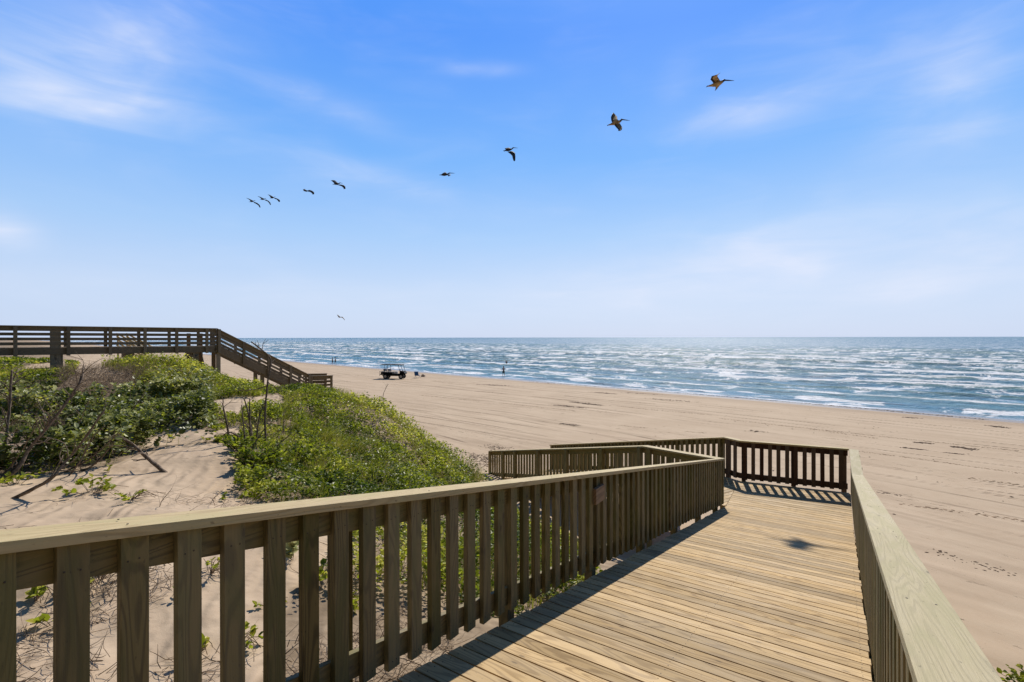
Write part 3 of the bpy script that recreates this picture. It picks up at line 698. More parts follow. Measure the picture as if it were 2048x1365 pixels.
# ------------------------------------------------------------------ the neighbouring boardwalk
nb_o = np.array((-24.0, 24.0)); nd = unit((.707, .707)); nnr = np.array((.707, -.707))   # nnr points to the camera side
nbw = empty('boardwalk', (-24, 25, 5.2))
tag(nbw, 'older weathered grey boardwalk with plank railings and a long stair on the left', 'boardwalk', 'boardwalks over the dunes')
def nz(t): return CZ+.62-.004*t          # top of rail
RT = 1.07
def seg_rail(o, d, t0, t1, za, zb, name, side, posts, label=None, low=None, npl=3):
    """plank railing: wide top band, three rails, posts on the outside"""
    ln = t1-t0; zz = lambda t: za+(zb-za)*(t-t0)/ln; P = lambda t, s=0: o+d*t+side*s
    S = Timber()
    hs = [(.0, .24)]+[(.34+.24*i, .14) for i in range(npl)]
    for top, h in hs:
        a, b = P(t0), P(t1)
        S.prism([(*a, zz(t0)-top-h), (*b, zz(t1)-top-h), (*(b+side*.036), zz(t1)-top-h), (*(a+side*.036), zz(t0)-top-h)],
                [(*a, zz(t0)-top-.04*(top == 0)), (*b, zz(t1)-top-.04*(top == 0)), (*(b+side*.036), zz(t1)-top-.04*(top == 0)), (*(a+side*.036), zz(t0)-top-.04*(top == 0))], (*d*ln, zb-za), (0, 0, 1))
    root = S.build(name, [M['old']], nbw, .004)
    if label: root['label'] = label
    T = Timber(); a, b = P(t0-.02, .06), P(t1+.02, .06); T.beam((*a, zz(t0)), (*b, zz(t1)), .2, .038); T.build('cap_board', [M['old']], root, .004)
    for tp in posts:
        T = Timber(); q = P(tp, .038); g = (zz(tp)-RT-.42) if low is None else low
        T.box((*q, g), (*d, 0), (*side, 0), (0, 0, 1), .15, .12, zz(tp)-.042-g); T.uv = [(p[2], p[0]+p[1]) for p in [T.v[i] for fc in T.f for i in fc]]
        T.build('post', [M['old']], root, .006)
    return root
post_t = [-13, -10.9, -8.8, -6.8, -4.7, -2.7, -.6]+[.04, 1.95, 3.62, 5.12, 6.6, 8.12]
seg_rail(nb_o, nd, -14, 8.7, nz(-14), nz(8.7), 'railing', nnr, post_t, 'level plank railing on the near side')
seg_rail(nb_o-nnr*1.75, nd, -14, 8.7, nz(-14), nz(8.7), 'railing', -nnr, post_t[::1], 'level plank railing on the far side')
T = Timber()
t = -14.0
while t < 8.7:
    a = nb_o+nd*t; T.box((*(a-nnr*1.75), nz(t)-RT-.038), (*nnr, 0), (*nd, 0), (0, 0, 1), 1.75, .138, .036); t += .145
T.build('deck', [M['old']], nbw, .003)
T = Timber()
for s_ in (-.02, .9, 1.72):
    a, b = nb_o+nd*-14-nnr*s_, nb_o+nd*8.7-nnr*s_; T.beam((*a, nz(-14)-RT-.040), (*b, nz(8.7)-RT-.040), .06, .33)
T.build('joist', [M['old']], nbw, .003)
def pile(t, s_, w, low=None, top=None, mt='old', o=nb_o, name='pile'):
    T = Timber(); q = o+nd*t-nnr*s_; zt = (nz(t)-RT-.36) if top is None else top; g = gz(*q)-.4 if low is None else low
    T.box((*(q-nd*w/2), g), (*nd, 0), (*-nnr, 0), (0, 0, 1), w, w, zt-g); T.uv = [(p[2], p[0]+p[1]) for p in [T.v[i] for fc in T.f for i in fc]]
    return T.build(name, [M[mt]], nbw, .01)
for t in (-11, -7.5, -3.8, 1.7, 4.6, 7.7):
    pile(t, .06, .26); pile(t, 1.6, .26)
    T = Timber(); a, b = nb_o+nd*(t-.15)+nnr*.02, nb_o+nd*(t-.15)-nnr*1.95; z_ = nz(t)-RT-.37; T.beam((*a, z_), (*b, z_), .09, .28); T.build('crossbeam', [M['old']], nbw, .004)
for (ta, za, tb_, zb) in ((7.8, -1.0, 6.6, -1.75), (7.9, -.75, 8.3, -2.7)):
    T = Timber(); a, b = nb_o+nd*ta+nnr*.03, nb_o+nd*tb_+nnr*.03; T.beam((*a, CZ+za), (*b, CZ+zb), .05, .14, up=(nnr[0], nnr[1], .3)); T.build('brace', [M['old']], nbw, .004)
# big support box seen against the sky on the left
pile(1.55, -.02, .40, top=nz(1.5)-.05)
# stairs to the beach
st0, st1 = 8.75, 14.45; zs0, zs1 = nz(8.75), CZ-2.60
sp = [8.78, 10.15, 11.6, 13.0, 14.25]
seg_rail(nb_o, nd, st0, st1, zs0, zs1, 'stair_railing', nnr, sp, 'sloping plank railing on the near side of the stair')
seg_rail(nb_o-nnr*1.5, nd, st0, st1, zs0, zs1, 'stair_railing', -nnr, sp, 'sloping plank railing on the far side of the stair')
for s_ in (-.02, 1.45):
    T = Timber(); a, b = nb_o+nd*st0-nnr*s_, nb_o+nd*st1-nnr*s_; T.beam((*a, zs0-RT+.10), (*b, zs1-RT+.10), .06, .42); T.build('stringer', [M['old']], nbw, .004)
T = Timber(); nst = 19
for i in range(nst):
    t = st0+(st1-st0)*(i+.5)/nst; a = nb_o+nd*t; z_ = zs0-RT+(zs1-zs0)*(i+.5)/nst-.02; T.box((*(a-nnr*1.48), z_), (*nnr, 0), (*nd, 0), (0, 0, 1), 1.46, .27, .04)
T.build('tread', [M['old']], nbw, .003)
pile(8.85, 0.0, .20, low=gz(*(nb_o+nd*8.85))-.5, top=nz(8.7)-.05); pile(9.0, 1.6, .2)
for t in (11.4, 13.2):
    z_ = zs0-RT+(zs1-zs0)*(t-st0)/(st1-st0)-.3
    pile(t, .12, .2, low=.4, top=z_); pile(t, 1.4, .2, low=.4, top=z_)
# lower landing
c0 = nb_o+nd*14.45; d4 = unit((1.0, .18)); c1 = c0+d4*1.45
zb = CZ-2.60
seg_rail(c0, d4, 0, 1.45, zb, zb+.02, 'railing', np.array((d4[1], -d4[0])), [0.0, 1.3], 'short level railing around the bottom landing', low=.9)
pb = c0-nnr*1.5+nd*.1
seg_rail(pb, unit((1, .18)), 0, 1.6, zb+.06, zb+.06, 'railing', np.array((-.18, .98)), [0.1, 1.4], 'back railing of the bottom landing', low=.9)
T = Timber(); d5 = np.array((-d4[1], d4[0]))
for i in range(11): T.box((*(c0+d5*(.0+i*.145)-d4*1.2), zb-RT-.04), (*d4, 0), (*d5, 0), (0, 0, 1), 2.65, .138, .036)
T.build('landing_deck', [M['old']], nbw, .003)
# reddish braces behind the far railing
for t in (7.6, 8.25):
    T = Timber(); q = nb_o+nd*t-nnr*1.9; T.box((*q, gz(*q)-.3), (*nd, 0), (*-nnr, 0), (0, 0, 1), .2, .1, nz(t)-.3-gz(*q)+.3); T.build('brace', [M['oldred']], nbw, .004)

# a third stair, sunlit, far along the dunes
th = empty('dune_stair', (-36, 47, 3)); tag(th, 'distant sunlit wooden stair seen through the planks of the weathered boardwalk', 'stair')
o3 = np.array((-.79*47, 47.0)); e3 = unit((1, .25))
zt3 = lambda t: CZ+.50-t*.60
for sd_ in (0, 1.2):
    T = Timber()
    for h_ in (0, .28, .56, .84, 1.1):
        a, b = o3+np.array((0, sd_)), o3+np.array((0, sd_))+e3*2.1
        T.beam((*a, zt3(0)-h_), (*b, zt3(2.1)-h_), .09, .13)
    for t in np.arange(0, 2.2, 1.0):
        q = o3+np.array((0, sd_))+e3*t; T.box((*q, zt3(t)-2.8), (*e3, 0), (0, 1, 0), (0, 0, 1), .1, .1, 2.75)
    T.build('railing', [M['cap']], th, 0)
T = Timber()
for i in range(8):
    q = o3+e3*(i*.255+.1); T.box((*q, zt3(i*.255+.1)-1.25), (0, 1, 0), (*e3, 0), (0, 0, 1), 1.2, .28, .05)
T.build('tread', [M['cap']], th, 0)

# ------------------------------------------------------------------ plants
def leaves(name, P, Nn, size, tint, m, parent=None, wide=.42, rnd_az=True):
    """P bases (n,3), Nn leaf axis (n,3) unit, size (n,) -> folded six-cornered leaves"""
    n = len(P); ax = Nn; rv = np.array([0, 0, 1.0])+rng.normal(size=(n, 3))*.42; side = np.cross(ax, rv); side /= np.linalg.norm(side, axis=1)[:, None]+1e-9
    nor = np.cross(side, ax); s = size[:, None]; w = wide
    drop = -.15
    tip = P+ax*s+nor*s*drop
    l1 = P+ax*s*.3+side*s*w*.8+nor*s*.10; l2 = P+ax*s*.68+side*s*w*.75+nor*s*.04
    r1 = P+ax*s*.3-side*s*w*.8+nor*s*.10; r2 = P+ax*s*.68-side*s*w*.75+nor*s*.04
    V = np.stack([P, l1, l2, tip, r2, r1], 1).reshape(-1, 3)
    b = np.arange(n)[:, None]*6
    F = np.concatenate([b+np.array([0, 1, 2, 3]), b+np.array([0, 3, 4, 5])], 0)
    me = fast_mesh(name, V, F, smooth=False, attrs={'tint': np.repeat(tint, 6)})
    return link(name, me, m, parent)
def rand_dirs(n, up=.4):
    d = rng.normal(size=(n, 3)); d[:, 2] = d[:, 2]*.55+up; return d/np.linalg.norm(d, axis=1)[:, None]
def blades(name, B, lean, length, width, tint, m, parent=None, curl=1.0):
    """grass: bases (n,3), horizontal lean vectors (n,2)"""
    n = len(B); k = 4; V = []
    ld = np.column_stack([lean, np.zeros(n)]); ln_ = np.linalg.norm(lean, axis=1)+1e-6
    side = np.column_stack([-lean[:, 1], lean[:, 0], np.zeros(n)])/ln_[:, None]
    jit = rng.normal(size=(n, 3))*.5; jit[:, 2] = 0; side = side+jit; side /= np.linalg.norm(side, axis=1)[:, None]
    for i in range(k+1):
        u = i/k; c = B+ld*(u**1.8*curl*length)[:, None]+np.array([0, 0, 1.0])*(length*(u-.32*u*u*np.clip(ln_*curl, 0, 1.6)))[:, None]
        w = (width*(1-u**1.6)+.0005)[:, None]*side*.5
        V += [c-w, c+w]
    V = np.stack(V, 1).reshape(-1, 3); b = np.arange(n)[:, None]*(2*k+2)
    F = np.concatenate([b+np.array([2*i, 2*i+1, 2*i+3, 2*i+2]) for i in range(k)], 0)
    return link(name, fast_mesh(name, V, F, smooth=True, attrs={'tint': np.repeat(tint, 2*k+2)}), m, parent)
def sticks(name, A, B, r, m, parent=None):
    """thin bent stems of three pieces"""
    n = len(A); d = B-A; L = np.linalg.norm(d, axis=1)[:, None]+1e-9; d = d/L; s1 = np.cross(d, rng.normal(size=(n, 3))); s1 /= np.linalg.norm(s1, axis=1)[:, None]; s2 = np.cross(d, s1)
    r = r[:, None]; V = []; bend = rng.uniform(-.22, .22, (n, 1)); kink = rng.uniform(-.08, .08, (n, 1))
    for q, f, o in ((A, 1.0, 0), (A+(B-A)*.35, .85, 1), (A+(B-A)*.7, .65, .75), (B, .3, 0)):
        c = q+s1*L*bend*o+s2*L*kink*(o == 1)
        for a in (0, 2.094, 4.189): V.append(c+(s1*math.cos(a)+s2*math.sin(a))*r*f)
    V = np.stack(V, 1).reshape(-1, 3); b = np.arange(n)[:, None]*12
    F = np.concatenate([b+3*j+np.array([i, (i+1) % 3, 3+(i+1) % 3, 3+i]) for i in range(3) for j in range(3)], 0)
    return link(name, fast_mesh(name, V, F, smooth=False), m, parent)

# candidate spots over the dune, denser near the eye
def spots(x0, x1, y0, y1, dens):
    n = int((x1-x0)*(y1-y0)*dens); x = rng.uniform(x0, x1, n); y = rng.uniform(y0, y1, n)
    z = ground(x, y); v, px, py = vegmask(x, y, z)
    keep = (rng.random(n) < v) & (px > -260) & (px < 1200) & (np.hypot(x, y) < 60)
    # keep the plants off the deck and its frame
    s = x*U[0]+y*U[1]; r = x*Vp[0]+y*Vp[1]; keep &= ~((r > -2.62) & (s < 13.2) & (s > -3))
    q = (x-pI[0])*WN[0]+(y-pI[1])*WN[1]; w_ = (x-pI[0])*.869+(y-pI[1])*.495; keep &= ~((w_ > -.25) & (w_ < 2.6) & (q > -1) & (q < 9))
    return x[keep], y[keep], z[keep], px[keep], py[keep]
def clump(x, y, s, sc): return fbm(x/sc, y/sc, s, 3)
def height(x, y, px, py):
    """height of the canopy (m)"""
    h = .06+.32*sst(clump(x, y, 91, .7), .40, .62)+.30*sst(clump(x, y, 191, 1.9), .48, .68)
    h = np.where((px < 420) & (py > 765), .10+.62*sst(clump(x, y, 92, 1.1), .38, .62), h)       # the hollow of broad leaves
    h = np.where((px > 430) & (px < 640) & (py > 868) & (py < 1015), .12+.32*sst(clump(x, y, 93, .8), .36, .6), h)
    h = np.where((px > 430) & (px < 600) & (py > 855) & (py < 915), .08, h)
    h = np.where((px < 215) & (py < 795), .14, h)
    h = np.where((px > 520) & (px < 720) & (py < 815), h*.5, h)
    h = np.where((px > 200) & (px < 500) & (py < 792), .30+.35*sst(clump(x, y, 94, 1.1), .3, .7), h)
    return h
def scatter(dens, box):
    x, y, z, px, py = spots(*box, dens); h = height(x, y, px, py); u = rng.random(len(x))
    lift = h*(1-(1-u)**2.0)*rng.uniform(.75, 1.0, len(x)) if False else h*u**.55
    return x, y, z, px, py, h, lift
PP = {'big': [], 'small': []}
for dens, box in ((2300, (-9, 1.2, 5.2, 12)), (1250, (-15, 2.0, 12, 18)), (620, (-24, 1.5, 18, 26)), (200, (-34, -3, 26, 40))):
    x, y, z, px, py, h, lift = scatter(dens, box)
    gap_ = sst(clump(x, y, 95, .55), .30, .44)                        # ragged gaps where the sand shows through
    hollow = (px < 430) & (py > 765)
    gap_ = np.where(hollow, sst(clump(x, y, 195, .8), .30, .48), gap_)
    thin = np.where(hollow, .8, .62); thin = np.where((px > 200) & (px < 480) & (py < 790), .26, thin)
    thin = np.where((px > 560) & (py > 830) & (py < 970), .42, thin)*np.where(hollow, 1, .55+.75*sst(clump(x, y, 88, 1.6), .38, .6))
    ok = rng.random(len(x)) < thin*gap_
    x, y, z, px, py, h, lift, hollow = [a[ok] for a in (x, y, z, px, py, h, lift, hollow)]
    dist = np.hypot(x, y); sz = rng.uniform(.040, .080, len(x))*(1+np.clip(dist-11, 0, 30)*.045)
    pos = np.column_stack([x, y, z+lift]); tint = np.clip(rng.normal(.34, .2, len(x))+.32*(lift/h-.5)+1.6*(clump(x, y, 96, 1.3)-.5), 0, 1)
    b = hollow & (rng.random(len(x)) < .55)
    sz2 = rng.uniform(.07, .14, len(x))*(1+np.clip(dist-12, 0, 30)*.03)
    PP['big'].append((pos[b], sz2[b], tint[b]-.05)); PP['small'].append((pos[~b], sz[~b], tint[~b]))
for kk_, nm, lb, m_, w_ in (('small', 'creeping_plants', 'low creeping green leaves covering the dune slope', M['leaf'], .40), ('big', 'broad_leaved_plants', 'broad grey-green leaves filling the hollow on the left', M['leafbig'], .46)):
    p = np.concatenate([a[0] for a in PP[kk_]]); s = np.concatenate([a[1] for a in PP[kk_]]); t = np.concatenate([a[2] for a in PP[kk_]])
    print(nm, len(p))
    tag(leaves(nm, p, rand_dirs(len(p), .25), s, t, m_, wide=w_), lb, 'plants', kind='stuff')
# grasses
G = []
for dens, box in ((420, (-8, 1.0, 5.5, 13)), (300, (-15, 1.5, 13, 20)), (190, (-24, 0, 20, 29))):
    x, y, z, px, py = spots(*box, dens); c = clump(x, y, 97, 1.0)
    w = np.where((px > 560) & (py > 790), sst(c, .44, .62)*.7, sst(c, .52, .7)*.5); w = np.where((px > 200) & (px < 520) & (py < 800), .95, w); w = np.where((px < 400) & (py > 790), .06, w)
    ok = rng.random(len(x)) < w; G.append(np.column_stack([x, y, z, px, py])[ok])
G = np.concatenate(G); n = len(G); print('grass', n)
a = rng.normal(0.3, .8, n); lean = np.column_stack([np.cos(a), np.sin(a)])*rng.uniform(.15, .8, n)[:, None]*np.array([1, .8])
tag(blades('dune_grass', G[:, :3]-np.array([0, 0, .02]), lean, rng.uniform(.22, .55, n), rng.uniform(.007, .013, n)*(1+np.clip(G[:, 1]-10, 0, 20)*.05), np.clip(rng.normal(.5, .25, n), 0, 1), M['grass']),
    'olive green grass blades growing among the creeping plants', 'grass', kind='stuff')
# brown dead stems and litter under the plants
x, y, z, px, py = spots(-24, 1, 5.2, 26, 32); n = len(x)
dr = rng.normal(size=(n, 3)); dr[:, 2] = np.abs(dr[:, 2])*.6; dr /= np.linalg.norm(dr, axis=1)[:, None]
A_ = np.column_stack([x, y, z+rng.uniform(0, .15, n)]); 
x2 = rng.uniform(-20, -13, 9000); y2 = rng.uniform(16.5, 22, 9000); z2 = ground(x2, y2); yy = 675+1000*(CZ-z2)/y2; xx = 1024+1000*x2/y2
ok = (xx > 120) & (xx < 290) & (yy > 742) & (yy < 812); n2 = ok.sum(); d2_ = rng.normal(size=(n2, 3)); d2_[:, 2] = np.abs(d2_[:, 2])*.8; d2_ /= np.linalg.norm(d2_, axis=1)[:, None]
A2 = np.column_stack([x2, y2, z2])[ok]+np.array([0, 0, 1])*rng.uniform(0, .3, n2)[:, None]
x3 = rng.uniform(-6, -.5, 8000); y3 = rng.uniform(2.6, 7.5, 8000); s3 = x3*U[0]+y3*U[1]; r3 = x3*Vp[0]+y3*Vp[1]; ok = (r3 < -2.55) & (rng.random(8000) < sst(clump(x3, y3, 99, .9), .44, .6)*np.where(y3 > 5, .35, 1)); x3, y3 = x3[ok], y3[ok]; z3 = ground(x3, y3)
n3 = len(x3); d3_ = rng.normal(size=(n3, 3)); d3_[:, 2] = np.abs(d3_[:, 2])*.35; d3_ /= np.linalg.norm(d3_, axis=1)[:, None]
A3 = np.column_stack([x3, y3, z3+rng.uniform(-.005, .04, n3)])
AA = np.concatenate([A_, A2, A3]); DD = np.concatenate([dr*rng.uniform(.12, .5, n)[:, None], d2_*rng.uniform(.2, .6, n2)[:, None], d3_*rng.uniform(.06, .32, n3)[:, None]])
tag(sticks('dead_stems', AA, AA+DD, np.concatenate([rng.uniform(.002, .006, n), rng.uniform(.002, .005, n2), rng.uniform(.0015, .0045, n3)]), M['twig']), 'thin brown dead stems tangled over the sand and under the plants', 'dead stems', kind='stuff')

# ------------------------------------------------------------------ dead branches and stems standing in the sand
def tube(pts, rads, n=7, wob=.15):
    P = [Vector(p) for p in pts]; V = []; F = []
    prev = None
    for i, p in enumerate(P):
        d = (P[min(i+1, len(P)-1)]-P[max(i-1, 0)]).normalized()
        if prev is None: a = d.cross(Vector((0.31, 0.2, 0.93))).normalized()
        else: a = (prev-d*prev.dot(d)).normalized()
        prev = a; b = d.cross(a); r = rads[i]
        for j in range(n):
            an = 6.28318*j/n; rr_ = r*(1+wob*(random.random()-.5)); V.append(p+(a*math.cos(an)+b*math.sin(an))*rr_)
    for i in range(len(P)-1):
        for j in range(n): F.append((i*n+j, i*n+(j+1) % n, (i+1)*n+(j+1) % n, (i+1)*n+j))
    F.append(tuple(range(n-1, -1, -1))); F.append(tuple(range((len(P)-1)*n, len(P)*n)))
    return V, F
def smoothline(pts, sub=5, jit=0.0):
    P = [Vector(p) for p in pts]; out = []
    for i in range(len(P)-1):
        p0 = P[max(0, i-1)]; p1 = P[i]; p2 = P[i+1]; p3 = P[min(len(P)-1, i+2)]
        for k_ in range(sub):
            t = k_/sub; q = .5*((2*p1)+(p2-p0)*t+(2*p0-5*p1+4*p2-p3)*t*t+(3*p1-p0-3*p2+p3)*t**3)
            if out: q = q+Vector([random.uniform(-jit, jit) for _ in range(3)])
            out.append(q)
    return out+[P[-1]]
def mesh_of(parts, name):
    V = []; F = []
    for v, f in parts:
        b = len(V); V += [tuple(q) for q in v]; F += [tuple(i+b for i in g) for g in f]
    me = bpy.data.meshes.new(name); me.from_pydata(V, [], F); me.polygons.foreach_set('use_smooth', np.ones(len(F), bool)); me.update(); return me
def branch_parts(line, r0, r1, twigs=0, tl=.25, seed=0):
    rr_ = random.Random(seed); L = smoothline(line, 6, .004); n = len(L)
    out = [tube(L, [(r0+(r1-r0)*(i/(n-1))**.8)*(1+.12*math.sin(i*2.3)) for i in range(n)], 7, .25)]
    for _ in range(twigs):
        i = rr_.randint(int(n*.25), n-2); p = L[i]; d = (L[i+1]-L[i]).normalized(); v = (d+Vector([rr_.uniform(-.9, .9) for _ in range(3)])).normalized()
        l = tl*rr_.uniform(.4, 1); rad = (r0+(r1-r0)*i/n)*.5
        q = [p, p+v*l*.5+Vector([rr_.uniform(-.06, .06)*l for _ in range(3)]), p+(v+Vector([rr_.uniform(-.3, .3) for _ in range(3)])).normalized()*l]
        out.append(tube(smoothline(q, 3, .002), [rad, rad*.9, rad*.8, rad*.7, rad*.6, rad*.5, rad*.35], 5, .2))
        if rr_.random() < .5:
            e = q[1]; v2 = (v+Vector([rr_.uniform(-1, 1) for _ in range(3)])).normalized(); out.append(tube([e, e+v2*l*.3, e+v2*l*.5+Vector((0, 0, .02))], [rad*.6, rad*.45, rad*.25], 5, .2))
    return out
BR = [  # pixel path (base first), distance change towards the tip, radius, twigs, label
    ([(15, 996), (97, 959), (123, 931), (154, 895), (210, 817)], .5, .022, 8, 'long dead branch rising from the sand by the rail in a shallow curve'),
    ([(-14, 962), (33, 938), (59, 895), (103, 843), (141, 792), (164, 754), (166, 736)], .9, .024, 14, 'tallest arching dead branch at the left edge, forked at its tip'),
    ([(118, 860), (64, 823), (0, 782), (-30, 760)], .3, .014, 5, 'thin dead branch leaning left across the broad leaves'),
    ([(-6, 925), (8, 900), (17, 828), (23, 749), (24, 740)], .2, .026, 10, 'upright dead stem at the very left edge with ragged side shoots'),
    ([(133, 950), (159, 923), (185, 874), (209, 851)], .2, .012, 6, 'short dead branch standing to the right of the long curved one'),
    ([(335, 945), (290, 910), (268, 890), (246, 877)], .1, .030, 3, 'thick dark stick slanting up to the left out of the sand crest'),
    ([(74, 880), (40, 845), (-10, 864)], .1, .007, 3, 'pale thin twig lying almost level at the left edge'),
    ([(60, 900), (66, 850), (98, 830), (133, 861)], .3, .010, 7, 'bent grey twig tangled in front of the broad leaves'),
    ([(70, 760), (130, 800), (175, 845), (190, 880)][::-1], .4, .007, 5, 'thin pale stem crossing the tall arching branch'),
    ([(316, 1014), (322, 1004), (340, 980), (343, 976)], .05, .004, 2, 'small dry twig standing just beyond the rail cap'),
]
for i, (path, dd, r_, tw, lb) in enumerate(BR):
    x0, y0, z0 = ray(*[(max(2, path[0][0])), path[0][1]][:2]) if path[0][0] > 0 else ray(path[0][0], path[0][1])
    Z0 = y0; n = len(path)
    pts = [P3(px, py, Z0+dd*j/(n-1)) for j, (px, py) in enumerate(path)]; pts[0] = Vector((pts[0].x, pts[0].y, z0-.05))
    me = mesh_of(branch_parts(pts, r_*1.25, r_*.5, tw+4, .45, i), 'dead_branch')
    tag(link('dead_branch', me, M['bark']), lb, 'branch', 'dead branches standing in the dune sand')
rb = random.Random(5)
for i in range(30):
    px = rb.uniform(-20, 235); py = rb.uniform(845, 955) if px < 150 else rb.uniform(840, 900)
    x0, y0, z0 = ray(px, py); a = rb.uniform(-.5, 1.4); l = rb.uniform(.5, 1.3); v = Vector((math.cos(a)*rb.choice((1, 1, -1)), rb.uniform(-.2, .3), rb.uniform(.3, 1.0))).normalized()
    p0 = Vector((x0, y0, z0-.05)); p1 = p0+v*l*.5+Vector((rb.uniform(-.1, .1), 0, -.05)); p2 = p0+v*l+Vector((0, 0, rb.uniform(0, .25)*l))
    me = mesh_of(branch_parts([p0, p1, p2], rb.uniform(.010, .023), .006, 9, .4, 200+i), 'dead_branch')
    tag(link('dead_branch', me, M['twig'] if i % 2 else M['bark']), 'one of the thin bare branches tangled together among the broad leaves at the left edge', 'branch', 'tangle of thin bare branches')
# the clump of dead stems beside the bushy plants
ds = empty('dead_shrub', ray(515, 905)); tag(ds, 'clump of bare dark upright dead stems rising behind a green bush', 'shrub')
SK = 1.5
ST = [([(460, 873), (452, 840), (445, 806)], .020), ([(495, 906), (488, 860), (483, 809)], .014), ([(506, 879), (497, 830), (488, 795)], .020), ([(502, 880), (499, 840), (499, 796)], .019),
      ([(532, 892), (530, 850), (531, 806), (536, 760), (541, 719), (525, 700), (503, 683)], .024), ([(511, 885), (517, 840), (528, 804)], .015), ([(535, 897), (560, 885), (583, 866)], .014),
      ([(522, 903), (495, 885), (462, 864), (446, 870)], .018), ([(504, 925), (504, 900), (513, 880), (530, 855)], .013), ([(566, 872), (567, 845), (568, 819)], .010), ([(536, 770), (510, 778), (485, 780), (470, 782)], .010), ([(536, 764), (546, 771), (557, 779)], .009)]
for i, (path, r_) in enumerate(ST):
    x0, y0, z0 = ray(*path[0]) if i not in (10, 11) else (0, None, 0)
    Z0 = Zt if i in (10, 11) else y0
    pts = [P3(px, py, Z0+.05*j) for j, (px, py) in enumerate(path)]
    if i == 4: Zt = Z0+.15
    if i < 10: pts[0] = pts[0]+Vector((0, 0, -.12))
    link('stem', mesh_of(branch_parts(pts, r_*(SK if i != 4 else 1.15), r_*.6, 7 if i == 4 else 6, .34, 40+i), 'stem'), M['bark'], ds)

# ------------------------------------------------------------------ single plants rooted in open sand
def plant(px, py, n, spread, hgt, size, label, name='dune_plant', mt='leaf', loc=None, tw=0, tmean=.55, group='small plants rooted in open sand'):
    x, y, z = ray(px, py) if loc is None else loc
    root = empty(name, (x, y, z)); tag(root, label, 'plant', group)
    ns = max(4, n//7); stems = []; P = []; D = []
    for i in range(ns):
        a = random.uniform(0, 6.28); r_ = spread*math.sqrt(random.random()); tip = Vector((x+math.cos(a)*r_, y+math.sin(a)*r_, 0)); tip.z = max(gz(tip.x, tip.y)+.03, z+hgt*random.uniform(.35, 1)*(1-.4*r_/spread))
        mid = Vector((x+math.cos(a)*r_*.6, y+math.sin(a)*r_*.6, z+(tip.z-z)*.55+.02)); b = Vector((x+math.cos(a)*r_*.15, y+math.sin(a)*r_*.15, z-.03))
        stems.append(tube(smoothline([b, mid, tip], 3), [.0035]*7, 4, 0))
        for k_ in range(n//ns):
            t = random.uniform(.35, 1); q = b.lerp(mid, t*2) if t < .5 else mid.lerp(tip, t*2-1); P.append(q); v = Vector((math.cos(a)*.5+random.uniform(-.9, .9), math.sin(a)*.5+random.uniform(-.9, .9), random.uniform(0, .9))).normalized(); D.append(v)
    if tw:
        for i in range(tw):
            a = random.uniform(-.8, 2.2); l = spread*random.uniform(.5, 1.3); p0 = Vector((x, y, z)); p1 = Vector((x+math.cos(a)*l, y+math.sin(a)*l*.6, 0)); p1.z = gz(p1.x, p1.y)+random.uniform(.0, .1)
            stems.append(tube(smoothline([p0, p0.lerp(p1, .5)+Vector((0, 0, random.uniform(.02, .10))), p1], 3, .004), [.003]*7, 4, 0))
    link('stem', mesh_of(stems, 'stem'), M['twig'], root)
    n = len(P); leaves('foliage', np.array(P), np.array(D), rng.uniform(.6, 1.25, n)*size, np.clip(rng.normal(tmean, .22, n), 0, 1), M[mt], root, .42)
plant(185, 985, 90, .42, .26, .085, 'spreading leafy plant casting a round-leaved shadow on bare sand', tw=5)
plant(262, 1000, 40, .38, .16, .06, 'half-withered plant with brown stems right of the spreading leafy plant', tw=16)
plant(30, 968, 70, .26, .18, .075, 'leafy plant in the sand between the branches at the left edge')
plant(218, 945, 14, .08, .16, .055, 'tiny upright seedling above the spreading leafy plant')
plant(72, 952, 18, .14, .14, .06, 'small sprig beside the long curved dead branch')
plant(410, 884, 26, .13, .16, .07, 'little bright tuft on the lip of the sand saddle', tmean=.8)
plant(343, 880, 24, .14, .20, .08, 'little bright tuft left of the one on the lip', tmean=.8)
plant(452, 1000, 22, .14, .10, .06, 'small low plant at the foot of the bush, nearest the rail')
plant(488, 1003, 16, .10, .10, .07, 'single rosette of leaves beside the shadow of the bush')
for j, (px, py, n_, sp_, hg_, lb) in enumerate([(520, 935, 620, .58, .58, 'dense dark green bush at the foot of the dead stems'), (590, 930, 560, .7, .55, 'dense green bush right of the one under the dead stems'),
                                   (480, 905, 260, .36, .40, 'smaller bush at the left foot of the dead stems'), (640, 985, 340, .55, .36, 'low bush just above the rail cap with arching grass'),
                                   (760, 930, 420, .7, .40, 'bright bush halfway down the seaward dune slope')]):
    plant(px, py, n_, sp_, hg_, .085 if j < 4 else .075, lb, 'dune_bush', tmean=.33 if j < 4 else .5, group='leafy bushes on the dune')
plant(200, 1165, 130, .30, .24, .06, 'bright green plant seen between the first slats of the left railing', tw=8, tmean=.7)
plant(470, 1290, 26, .20, .12, .07, 'sprig with large leaves low behind the slats', tw=6)
plant(585, 1120, 46, .22, .36, .12, 'tall pale broad-leaved plant behind the slats', mt='leafbig', tmean=.75)
plant(640, 1180, 60, .22, .3, .08, 'leafy plant right of the pale broad-leaved one', tmean=.6)
plant(420, 1150, 22, .2, .2, .05, 'straggling plant with few leaves among twigs', tw=14, tmean=.6)
plant(0, 0, 320, .42, .42, .075, 'round-leaved bush in the bottom right corner beyond the railing', 'dune_bush', loc=ray(2066, 1392), tmean=.4, group='leafy bushes on the dune')
rp = random.Random(9)
